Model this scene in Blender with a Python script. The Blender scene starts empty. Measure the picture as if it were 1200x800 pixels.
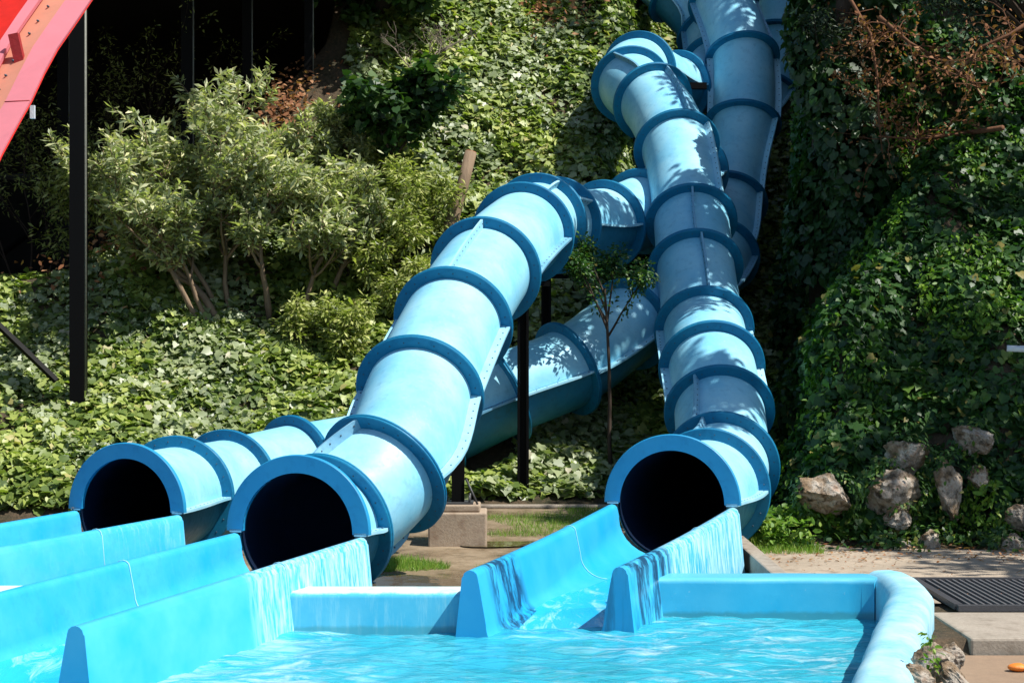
import bpy, math, random
import numpy as np
from mathutils import Vector, Matrix, noise as mnoise
random.seed(7); RNG = np.random.default_rng(11)
SC = bpy.context.scene
COL = SC.collection
CAMZ = 2.3; F = 2000.0

def P(px, py, d):
    return Vector(((px-600)/F*d, d, CAMZ-(py-400)/F*d))

# ------------------------------------------------------------------ materials
def new_mat(name):
    m = bpy.data.materials.new(name); m.use_nodes = True
    nt = m.node_tree; nt.nodes.clear()
    out = nt.nodes.new('ShaderNodeOutputMaterial')
    return m, nt, out
def N(nt, t, **kw):
    n = nt.nodes.new(t)
    for k, v in kw.items():
        if k in n.inputs: n.inputs[k].default_value = v
        else: setattr(n, k, v)
    return n
def ramp(nt, fac, stops, interp='LINEAR'):
    r = nt.nodes.new('ShaderNodeValToRGB'); cr = r.color_ramp; cr.interpolation = interp
    while len(cr.elements) < len(stops): cr.elements.new(.5)
    for e, (p, c) in zip(cr.elements, stops):
        e.position = p; e.color = (*c, 1) if len(c) == 3 else c
    nt.links.new(fac, r.inputs[0]); return r.outputs[0]
def noise(nt, scale, detail=4, rough=.55, stretch=None, coord='Object', dist=0):
    tc = nt.nodes.new('ShaderNodeTexCoord')
    mp = nt.nodes.new('ShaderNodeMapping')
    if stretch: mp.inputs['Scale'].default_value = stretch
    nt.links.new(tc.outputs[coord], mp.inputs[0])
    n = N(nt, 'ShaderNodeTexNoise', Scale=scale, Detail=detail, Roughness=rough, Distortion=dist)
    nt.links.new(mp.outputs[0], n.inputs['Vector'])
    return n.outputs['Fac']
def mix(nt, fac, a, b, blend='MIX'):
    m = nt.nodes.new('ShaderNodeMix'); m.data_type = 'RGBA'; m.blend_type = blend
    for sock, v in ((m.inputs[0], fac), (m.inputs[6], a), (m.inputs[7], b)):
        if isinstance(v, bpy.types.NodeSocket): nt.links.new(v, sock)
        elif isinstance(v, (int, float)): sock.default_value = v
        else: sock.default_value = (*v, 1)
    return m.outputs[2]
def bump(nt, h, strength=.3, dist=.02):
    b = N(nt, 'ShaderNodeBump', Strength=strength, Distance=dist)
    nt.links.new(h, b.inputs['Height']); return b.outputs[0]
def pbsdf(nt, out, color, rough=.5, normal=None, spec=.5, metallic=0, coat=0):
    b = nt.nodes.new('ShaderNodeBsdfPrincipled')
    if isinstance(color, bpy.types.NodeSocket): nt.links.new(color, b.inputs['Base Color'])
    else: b.inputs['Base Color'].default_value = (*color, 1)
    if isinstance(rough, bpy.types.NodeSocket): nt.links.new(rough, b.inputs['Roughness'])
    else: b.inputs['Roughness'].default_value = rough
    b.inputs['Specular IOR Level'].default_value = spec
    b.inputs['Metallic'].default_value = metallic
    b.inputs['Coat Weight'].default_value = coat
    if normal: nt.links.new(normal, b.inputs['Normal'])
    if out: nt.links.new(b.outputs[0], out.inputs[0])
    return b

def fibreglass(name, base, faded, dirt, rough=.3, streak=False, stain=None, sp=.6):
    m, nt, out = new_mat(name)
    n1 = noise(nt, 1.3, 5, .6)
    c = mix(nt, ramp(nt, n1, [(.35, (0,0,0)), (.7, (1,1,1))]), base, faded)
    n2 = noise(nt, 9, 6, .7)
    c = mix(nt, ramp(nt, n2, [(.52, (0,0,0)), (.76, (.5,.5,.5))]), c, dirt)
    n4 = noise(nt, 30, 3, .6, stretch=(1, 1, .25))
    c = mix(nt, ramp(nt, n4, [(.56, (0,0,0)), (.70, (.32,.32,.32))]), c, faded)
    if streak:   # limescale runs down the sides
        n3 = noise(nt, 3.2, 6, .75, stretch=(4.5, 4.5, .35))
        n5 = noise(nt, .8, 3, .5)
        f = mix(nt, 1.0, ramp(nt, n3, [(.5, (0,0,0)), (.72, (1,1,1))]), ramp(nt, n5, [(.45, (0,0,0)), (.65, (.55,.55,.55))]), 'MULTIPLY')
        c = mix(nt, f, c, (.55,.78,.86))
    if stain:
        n6 = noise(nt, 2.6, 5, .7, stretch=(4, 4, .25))
        n7 = noise(nt, .9, 2, .5)
        f = mix(nt, 1.0, ramp(nt, n6, [(.5, (0,0,0)), (.62, (1,1,1))]), ramp(nt, n7, [(.47, (0,0,0)), (.56, (.8,.8,.8))]), 'MULTIPLY')
        c = mix(nt, f, c, stain)
    r = ramp(nt, n2, [(.3, (rough,)*3), (.8, (min(1, rough+.28),)*3)])
    nb = noise(nt, 2.2, 4, .5)
    pbsdf(nt, out, c, r, bump(nt, nb, .25, .02), spec=sp)
    return m

M = {}
M['tube'] = fibreglass('tube_fibreglass', (.16,.50,.69), (.33,.65,.77), (.09,.27,.40), .38)
M['flange'] = fibreglass('flange_fibreglass', (.001,.135,.28), (.006,.185,.33), (.002,.06,.13), .45, sp=.3)
M['mouth'] = fibreglass('mouth_flange_blue', (.008,.23,.45), (.02,.27,.49), (.006,.15,.31), .38, sp=.4)
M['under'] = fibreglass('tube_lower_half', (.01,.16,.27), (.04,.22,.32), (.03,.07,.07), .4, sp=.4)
M['seam'] = fibreglass('seam_fibreglass', (.22,.52,.67), (.38,.65,.76), (.2,.4,.5), .4)
M['seam_dark'] = fibreglass('seam_weathered', (.10,.30,.45), (.2,.42,.55), (.05,.15,.25), .45)
M['chute'] = fibreglass('chute_blue', (.012,.34,.66), (.06,.43,.71), (.01,.26,.50), .27)
M['chute_streak'] = fibreglass('chute_limescaled', (.02,.36,.64), (.08,.45,.69), (.02,.30,.52), .3, streak=True)
M['chute_stain'] = fibreglass('chute_stained', (.008,.36,.70), (.05,.47,.76), (.01,.22,.45), .28, streak=True, stain=(.006,.045,.13))
def zoned(name, base, faded, streak_from, streak_to, dark_from, dark_to, rough=.28, white=(.55,.76,.84)):
    # limescale and algae runs sit on fixed stretches of the wall (object Y is metres back from the mouth)
    m, nt, out = new_mat(name)
    tc = nt.nodes.new('ShaderNodeTexCoord'); sx = nt.nodes.new('ShaderNodeSeparateXYZ'); nt.links.new(tc.outputs['Object'], sx.inputs[0])
    n1 = noise(nt, 1.3, 5, .6)
    c = mix(nt, ramp(nt, n1, [(.35, (0,0,0)), (.7, (1,1,1))]), base, faded)
    def zone(lo, hi, soft=.25):
        a = N(nt, 'ShaderNodeMapRange'); nt.links.new(sx.outputs[1], a.inputs[0])
        a.inputs['From Min'].default_value = lo; a.inputs['From Max'].default_value = lo+soft
        b = N(nt, 'ShaderNodeMapRange'); nt.links.new(sx.outputs[1], b.inputs[0])
        b.inputs['From Min'].default_value = hi; b.inputs['From Max'].default_value = hi-soft
        mlt = N(nt, 'ShaderNodeMath', operation='MULTIPLY'); nt.links.new(a.outputs[0], mlt.inputs[0]); nt.links.new(b.outputs[0], mlt.inputs[1]); return mlt.outputs[0]
    def runs(scale, lo, hi, amt, st):
        n_ = noise(nt, scale, 5, .7, stretch=st, dist=.3)
        return ramp(nt, n_, [(lo, (0,0,0)), (hi, (amt,)*3)])
    if streak_to > streak_from:
        f = mix(nt, 1.0, runs(5.5, .40, .62, .72, (4.5, 4.5, .35)), zone(streak_from, streak_to), 'MULTIPLY'); c = mix(nt, f, c, white)
        f = mix(nt, 1.0, runs(5.0, .58, .66, .6, (4.5, 4.5, .3)), zone(streak_from, streak_to), 'MULTIPLY'); c = mix(nt, f, c, (.12,.32,.42))
    if dark_to > dark_from:
        f = mix(nt, 1.0, runs(2.8, .42, .56, .92, (3.2, 3.2, .3)), zone(dark_from, dark_to, .15), 'MULTIPLY'); c = mix(nt, f, c, (.008,.03,.08))
    nb = noise(nt, 2.2, 4, .5)
    pbsdf(nt, out, c, rough, bump(nt, nb, .2, .02), spec=.6)
    return m
M['short_left'] = zoned('short_chute_left_blue', (.012,.34,.66), (.05,.42,.70), 0, 0, -3.55, -2.75)
M['short_right'] = zoned('short_chute_right_blue', (.02,.36,.64), (.08,.45,.69), -2.6, .1, -3.5, -2.35)
M['long_right'] = zoned('long_chute_right_blue', (.02,.36,.64), (.08,.45,.69), -2.3, .1, 0, 0)
M['rim'] = fibreglass('pool_rim_blue', (.025,.36,.58), (.09,.46,.65), (.04,.28,.4), .35, streak=False)
M['rim_worn'] = fibreglass('pool_rim_worn', (.13,.43,.58), (.46,.68,.74), (.07,.30,.42), .42, sp=.4)

def simple(name, c, rough=.6, var=.25, scale=6, b=.3, spec=.5, bd=.02, metallic=0):
    m, nt, out = new_mat(name)
    n = noise(nt, scale, 6, .65)
    cc = mix(nt, n, tuple(v*(1-var) for v in c), tuple(min(1, v*(1+var)) for v in c))
    pbsdf(nt, out, cc, rough, bump(nt, noise(nt, scale*4, 5, .7), b, bd), spec=spec, metallic=metallic)
    return m
M['inside'] = simple('tube_inside_shade', (.006,.014,.035), .35, b=.05)  # near-black navy puts the darkness of the bore into the colour
M['bolt'] = simple('bolt_steel', (.03,.06,.09), .5)
M['black_steel'] = simple('black_painted_steel', (.0015,.0015,.0015), .6, scale=20, b=.1, spec=.12)
M['grey_steel'] = simple('dull_grey_steel', (.05,.05,.05), .5, scale=20, b=.1)
M['painted_dark'] = simple('painted_void_dark', (.004,.004,.004), .9)  # near-black, paints the darkness under the platform
M['deck'] = simple('deck_boards', (.06,.05,.04), .8)
M['soil'] = None

def terrain_mat():
    m, nt, out = new_mat('ground_earth')
    a = noise(nt, 1.1, 6, .65); b_ = noise(nt, 14, 6, .7)
    c = mix(nt, ramp(nt, a, [(.4,(0,0,0)),(.6,(1,1,1))]), (.075,.055,.035), (.035,.035,.018))
    c = mix(nt, ramp(nt, b_, [(.45,(0,0,0)),(.7,(.8,.8,.8))]), c, (.13,.085,.05))
    pbsdf(nt, out, c, .9, bump(nt, b_, .9, .06), spec=.2)
    return m
M['soil'] = terrain_mat()
def concrete(name, c1, c2, dirt, wet=False):
    m, nt, out = new_mat(name)
    a = noise(nt, 1.2, 7, .7); b_ = noise(nt, 40, 5, .7); d_ = noise(nt, 5, 6, .75)
    c = mix(nt, ramp(nt, a, [(.35,(0,0,0)),(.65,(1,1,1))]), c1, c2)
    c = mix(nt, ramp(nt, d_, [(.52,(0,0,0)),(.68,(.75,.75,.75))]), c, dirt)
    c = mix(nt, ramp(nt, b_, [(.3,(.35,.35,.35)),(.6,(0,0,0))]), c, tuple(v*.5 for v in dirt))
    r = .85
    if wet: r = ramp(nt, a, [(.40,(.12,.12,.12)),(.58,(.8,.8,.8))])
    pbsdf(nt, out, c, r, bump(nt, b_, .5, .01), spec=.4)
    return m
M['path'] = concrete('path_concrete', (.42,.34,.25), (.30,.245,.18), (.14,.10,.07))
M['wetpath'] = concrete('wet_concrete', (.17,.12,.07), (.30,.23,.15), (.07,.05,.025), wet=True)
M['block'] = concrete('footing_concrete', (.32,.25,.18), (.42,.33,.24), (.17,.10,.06))
M['kerb'] = concrete('kerb_concrete', (.36,.31,.25), (.28,.24,.19), (.12,.09,.06))

def rock_mat():
    m, nt, out = new_mat('limestone')
    a = noise(nt, 2.5, 8, .7); v = noise(nt, 9, 8, .75)
    c = ramp(nt, a, [(.32,(.13,.08,.04)),(.45,(.30,.21,.13)),(.57,(.52,.46,.38)),(.68,(.30,.16,.09))])
    c = mix(nt, ramp(nt, v, [(.35,(.9,.9,.9)),(.5,(0,0,0))]), c, (.035,.028,.02))
    pbsdf(nt, out, c, .9, bump(nt, v, 1.0, .06), spec=.2)
    return m
M['rock'] = rock_mat()
def bark(name, c):
    m, nt, out = new_mat(name)
    a = noise(nt, 12, 6, .7, stretch=(1,1,.25))
    cc = mix(nt, a, tuple(v*.4 for v in c), tuple(v*1.5 for v in c))
    pbsdf(nt, out, cc, .85, bump(nt, a, .8, .02), spec=.2)
    return m
M['bark'] = bark('bark_tan', (.22,.155,.10)); M['bark_dark'] = bark('bark_dark', (.06,.042,.03))
M['bark_grey'] = bark('bark_dead_grey', (.23,.185,.15)); M['bark_red'] = bark('bark_dead_brown', (.16,.075,.04))
M['cut'] = simple('cut_wood', (.42,.14,.07), .8)

def leaf_mat(name, stops, rough=.38, trans=.3, spec=.5):
    m, nt, out = new_mat(name)
    at = N(nt, 'ShaderNodeAttribute', attribute_name='rnd')
    c = ramp(nt, at.outputs['Fac'], stops)
    b = pbsdf(nt, None, c, rough, spec=spec)
    t = nt.nodes.new('ShaderNodeBsdfTranslucent')
    tc = mix(nt, 1.0, c, (1.2,1.5,.5), 'MULTIPLY'); nt.links.new(tc, t.inputs['Color'])
    mx = nt.nodes.new('ShaderNodeMixShader'); mx.inputs[0].default_value = trans
    nt.links.new(b.outputs[0], mx.inputs[1]); nt.links.new(t.outputs[0], mx.inputs[2])
    nt.links.new(mx.outputs[0], out.inputs[0])
    return m
M['ivy'] = leaf_mat('ivy_leaf', [(0,(.035,.075,.012)),(.35,(.12,.18,.028)),(.65,(.30,.36,.075)),(.92,(.42,.47,.12)),(1,(.42,.38,.14))], .5, spec=.75)
M['ivy_grey'] = leaf_mat('ivy_leaf_dusty', [(0,(.10,.14,.055)),(.5,(.27,.32,.15)),(.9,(.44,.47,.27)),(1,(.50,.46,.32))], .48, spec=.9)
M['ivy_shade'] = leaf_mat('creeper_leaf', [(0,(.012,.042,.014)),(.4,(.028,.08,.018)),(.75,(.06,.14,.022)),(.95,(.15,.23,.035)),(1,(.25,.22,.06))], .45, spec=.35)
M['creeper_bright'] = leaf_mat('creeper_leaf_young_sunlit', [(0,(.06,.14,.012)),(.6,(.12,.24,.02)),(1,(.25,.34,.05))], .5, spec=.3)  # young leaves, also used to paint sunlit patches on the bank
M['shrub'] = leaf_mat('shrub_leaf', [(0,(.13,.16,.08)),(.4,(.28,.32,.16)),(.75,(.50,.50,.26)),(1,(.62,.58,.28))], .5, spec=.7)
M['fern'] = leaf_mat('feathery_leaf', [(0,(.12,.16,.03)),(.5,(.27,.31,.08)),(1,(.50,.50,.18))], .45)
M['tree'] = leaf_mat('tree_leaf', [(0,(.012,.035,.010)),(.6,(.03,.08,.018)),(1,(.08,.14,.03))], .45)
M['tree_grey'] = leaf_mat('juniper_needles', [(0,(.02,.035,.022)),(.6,(.05,.075,.045)),(1,(.10,.13,.07))], .6)
M['dark_leaf'] = leaf_mat('dark_leaf', [(0,(.008,.02,.006)),(1,(.03,.055,.015))], .55, spec=.3)
M['dry'] = leaf_mat('dry_leaf', [(0,(.18,.07,.03)),(.6,(.30,.13,.06)),(1,(.45,.25,.13))], .7, spec=.2)
M['grass'] = leaf_mat('grass_blade', [(0,(.08,.19,.015)),(.6,(.18,.34,.03)),(1,(.30,.34,.08))], .5)
M['red'] = simple('red_slide_gelcoat', (.62,.03,.02), .45, var=.2, scale=5, b=.1)
M['orange'] = simple('orange_slide_lip', (.72,.20,.09), .4, var=.15, scale=7)
M['pink'] = fibreglass('faded_pink_flange', (.66,.13,.17), (.70,.19,.22), (.45,.06,.06), .4)
def glassy(name, c, tr, var):
    m, nt, out = new_mat(name)
    n = noise(nt, 6, 6, .7, stretch=(1,1,.4))
    cc = mix(nt, n, tuple(v*(1-var) for v in c), tuple(min(1, v*(1+var)) for v in c))
    b = pbsdf(nt, None, cc, .45)
    t = nt.nodes.new('ShaderNodeBsdfTranslucent'); nt.links.new(cc, t.inputs['Color'])
    mx = nt.nodes.new('ShaderNodeMixShader'); mx.inputs[0].default_value = tr
    nt.links.new(b.outputs[0], mx.inputs[1]); nt.links.new(t.outputs[0], mx.inputs[2]); nt.links.new(mx.outputs[0], out.inputs[0])
    return m
M['red'] = glassy('red_slide_gelcoat', (.75,.03,.015), .5, .3)
M['orange'] = glassy('orange_slide_lip', (.78,.36,.24), .45, .12)
M['pink'] = glassy('faded_pink_flange', (.74,.27,.31), .45, .1)
M['red_dark'] = simple('dark_red_bracket', (.28,.01,.01), .5)
M['white_pipe'] = simple('white_pipe', (.6,.6,.62), .4, var=.1)
M['grate'] = simple('grate_iron', (.045,.045,.05), .5, scale=25)
M['grate_bar'] = simple('grate_bar_iron', (.10,.10,.105), .5, scale=25)
M['pit'] = simple('drain_pit', (.01,.01,.008), .9)
M['fruit'] = simple('orange_peel', (.75,.20,.02), .5, var=.3, scale=20)
M['plank'] = simple('worn_plank', (.24,.16,.10), .8, scale=14)
M['pool_floor'] = simple('pool_floor_blue', (.02,.42,.66), .5, var=.1, scale=2)

def water_mat():
    m, nt, out = new_mat('pool_water')
    n1 = noise(nt, 1.5, 3, .55, stretch=(.7, 1.5, 1), dist=.6)
    n2 = noise(nt, 6, 5, .6, stretch=(.6, 1.5, 1), dist=.8)
    add = N(nt, 'ShaderNodeMath', operation='MULTIPLY_ADD'); add.inputs[1].default_value = .3
    nt.links.new(n2, add.inputs[0]); nt.links.new(n1, add.inputs[2])
    bp = bump(nt, add.outputs[0], .9, .10)
    foam_glint = noise(nt, 3.2, 8, .75, stretch=(.55, 1.6, 1), dist=1.2)  # white wisps: foam, with white reflection streaks painted in
    big = noise(nt, .45, 2, .5)
    tc = nt.nodes.new('ShaderNodeTexCoord'); sx = nt.nodes.new('ShaderNodeSeparateXYZ'); nt.links.new(tc.outputs['Object'], sx.inputs[0])
    mr = N(nt, 'ShaderNodeMapRange'); nt.links.new(sx.outputs[0], mr.inputs[0])
    for k_, v_ in (('From Min', -.7), ('From Max', -2.6), ('To Min', 0), ('To Max', .10)): mr.inputs[k_].default_value = v_
    ad = N(nt, 'ShaderNodeMath', operation='ADD'); nt.links.new(foam_glint, ad.inputs[0]); nt.links.new(mr.outputs[0], ad.inputs[1]); foam_glint = ad.outputs[0]
    ff = mix(nt, 1.0, ramp(nt, foam_glint, [(.50,(0,0,0)),(.66,(.85,.85,.85))]), ramp(nt, big, [(.38,(.15,.15,.15)),(.6,(1,1,1))]), 'MULTIPLY')
    c = mix(nt, n1, (.015,.40,.57), (.07,.58,.70))
    c = mix(nt, ff, c, (.75,.93,.95))
    b = pbsdf(nt, None, c, .06, bp, spec=.7)
    t = nt.nodes.new('ShaderNodeBsdfTransparent'); t.inputs[0].default_value = (.55,.92,.98,1)
    mx = nt.nodes.new('ShaderNodeMixShader'); mx.inputs[0].default_value = .70
    nt.links.new(t.outputs[0], mx.inputs[1]); nt.links.new(b.outputs[0], mx.inputs[2])
    nt.links.new(mx.outputs[0], out.inputs[0])
    return m
M['water'] = water_mat()
def puddle_mat():
    m, nt, out = new_mat('puddle_water')
    n1 = noise(nt, 5, 2, .5)
    pbsdf(nt, out, (.10,.075,.04), .04, bump(nt, n1, .15, .02), spec=.8)
    return m
M['puddle'] = puddle_mat()

# ------------------------------------------------------------------ object helpers
def props(o, label=None, cat=None, group=None, kind=None):
    if label: o['label'] = label
    if cat: o['category'] = cat
    if group: o['group'] = group
    if kind: o['kind'] = kind
    return o
def empty(name, loc, label, cat, group=None):
    o = bpy.data.objects.new(name, None); COL.objects.link(o); o.location = loc
    o.empty_display_size = .2
    return props(o, label, cat, group)
class MB:
    def __init__(s): s.v = []; s.f = []; s.m = []; s.sm = []
    def add(s, vs, fs, mi=0, smooth=False):
        o = len(s.v); s.v += [tuple(v) for v in vs]
        for f in fs: s.f.append(tuple(i+o for i in f)); s.m.append(mi); s.sm.append(smooth)
    def box(s, c, size, rz=0, mi=0, R=None):
        hx, hy, hz = [v/2 for v in size]
        mat = R if R is not None else Matrix.Rotation(rz, 3, 'Z')
        vs = [Vector(c)+mat@Vector((a*hx, b*hy, d*hz)) for a in (-1,1) for b in (-1,1) for d in (-1,1)]
        s.add(vs, [(0,1,3,2),(4,6,7,5),(0,4,5,1),(2,3,7,6),(0,2,6,4),(1,5,7,3)], mi)
    def tube(s, pts, radii, n=8, mi=0, smooth=True, cap=True):
        pts = [Vector(p) for p in pts]; rings = []
        ref = None
        for i, p in enumerate(pts):
            t = (pts[min(i+1, len(pts)-1)]-pts[max(i-1, 0)])
            if t.length < 1e-6: t = Vector((0,0,1))
            t.normalize()
            if ref is None: ref = Vector((1,0,0)) if abs(t.x) < .8 else Vector((0,1,0))
            a = (ref - t*ref.dot(t)).normalized(); b = t.cross(a); ref = a
            r = radii[i] if hasattr(radii, '__len__') else radii
            rings.append([p+(a*math.cos(k*2*math.pi/n)+b*math.sin(k*2*math.pi/n))*r for k in range(n)])
        vs = [v for r in rings for v in r]; fs = []
        for i in range(len(rings)-1):
            for k in range(n):
                fs.append((i*n+k, i*n+(k+1)%n, (i+1)*n+(k+1)%n, (i+1)*n+k))
        if cap: fs.append(tuple(range(n-1, -1, -1))); fs.append(tuple((len(rings)-1)*n+k for k in range(n)))
        s.add(vs, fs, mi, smooth)
    def build(s, name, mats, parent=None, origin=None):
        if not isinstance(mats, (list, tuple)): mats = [mats]
        me = bpy.data.meshes.new(name)
        o_ = Vector(origin) if origin is not None else Vector((0,0,0))
        if parent is not None: o_ = Vector(parent_world(parent))
        me.from_pydata([tuple(Vector(v)-o_) for v in s.v], [], s.f)
        for m in mats: me.materials.append(m)
        me.polygons.foreach_set('material_index', s.m); me.polygons.foreach_set('use_smooth', s.sm)
        me.update()
        o = bpy.data.objects.new(name, me); COL.objects.link(o)
        if parent is not None: o.parent = parent
        elif origin is not None: o.location = o_
        return o
def parent_world(p):
    loc = Vector(p.location)
    while p.parent is not None: p = p.parent; loc += Vector(p.location)
    return loc
def bevel(o, w, seg=2):
    b = o.modifiers.new('bevel', 'BEVEL'); b.width = w; b.segments = seg; b.limit_method = 'ANGLE'; return o

# ------------------------------------------------------------------ tube centrelines
def catmull(pts, t):
    n = len(pts)-1
    i = min(int(t), n-1); f = t-i
    p1, p2 = pts[i], pts[i+1]
    p0 = pts[i-1] if i > 0 else p1*2-p2
    p3 = pts[i+2] if i+2 <= n else p2*2-p1
    # centripetal-like tangents scaled by chord length
    def tang(a, b, c):
        d1 = max((b-a).length, 1e-4); d2 = max((c-b).length, 1e-4)
        return ((b-a)/d1*d2+(c-b)/d2*d1)/(d1+d2)
    L = (p2-p1).length
    m1 = tang(p0, p1, p2)*L; m2 = tang(p1, p2, p3)*L
    h = (2*f**3-3*f**2+1, f**3-2*f**2+f, -2*f**3+3*f**2, f**3-f**2)
    pos = p1*h[0]+m1*h[1]+p2*h[2]+m2*h[3]
    dh = (6*f*f-6*f, 3*f*f-4*f+1, -6*f*f+6*f, 3*f*f-2*f)
    tg = p1*dh[0]+m1*dh[1]+p2*dh[2]+m2*dh[3]
    return pos, tg.normalized()

def V(*a): return Vector(a)
A = [P(348,624,15.15), P(386,612,16.0), P(450,556,16.5), P(492,460,17.8), P(531,378,19.1), P(569,318,20.5),
     P(613,274,22.3), P(630,262,23.1), P(650,264,23.9), P(708,264,25.6), P(752,248,26.6), V(2.9,28.2,5.1),
     V(2.8,30.2,5.0), V(3.2,32.4,5.2), V(4.3,34,6.2), V(5.25,34.8,7.4), V(5.55,35.2,8.6), V(5.6,35.6,10.2), V(5.5,36.2,11.8)]
A_seam = [90, -4, 92, 94, 2, 96, 30, 60, 90, 90, 90, 90, 90, 90, 90, 90, 90, 90]
B = [P(787,590,17.0), P(830,574,18.7), P(845,547,19.9), P(843,483,21.1), P(834,431,21.9), P(825,387,23.3),
     P(815,314,24.4), P(810,260,25.3), P(793,173,26.8), P(765,120,28.2), P(739,100,29.1), V(2.25,30.2,7.1), V(3.05,31.3,6.95),
     V(3.9,32.4,7.5), V(3.85,33.2,8.3), V(3.25,33.7,9.15), V(2.5,34.2,9.9), V(1.7,34.8,10.6)]
B_seam = [90, -18, -30, 90, 90, 4, -2, 42, 12, -30, 90, 90, 90, 90, 90, 60, 60]
Lp = [P(147,598,17.4), P(206,582,19.0), P(265,570,20.3), P(345,549,21.6), V(-1.75,22.5,.86), V(-.95,22.8,1.18), P(592,462,23.0), P(665,432,23.4),
      P(738,380,24.3), P(800,350,25.9), P(842,300,28.0), P(854,236,29.6), P(871,145,30.5), P(870,68,31.2), P(848,2,32.3), V(3.75,33.6,10.6), V(3.5,35,12)]
L_seam = [90, 92, 92, 92, 92, 92, 92, 96, 60, 90, 70, 75, 90, 85, 60, 60]
R_OUT, R_IN, R_FL = .555, .53, .672

def frame(p, t):
    up = Vector((0,0,1)); up = (up-t*up.dot(t))
    if up.length < .15: up = Vector((0,-1,0)); up = up-t*up.dot(t)
    up.normalize(); right = t.cross(up).normalized()   # t points away from camera -> right is image right
    return up, right

def ringpts(p, t, r, n, a0=0, a1=2*math.pi, closed=True):
    up, right = frame(p, t)
    k = n if closed else n+1
    return [p+(up*math.cos(a0+(a1-a0)*i/n)+right*math.sin(a0+(a1-a0)*i/n))*r for i in range(k)]

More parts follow.
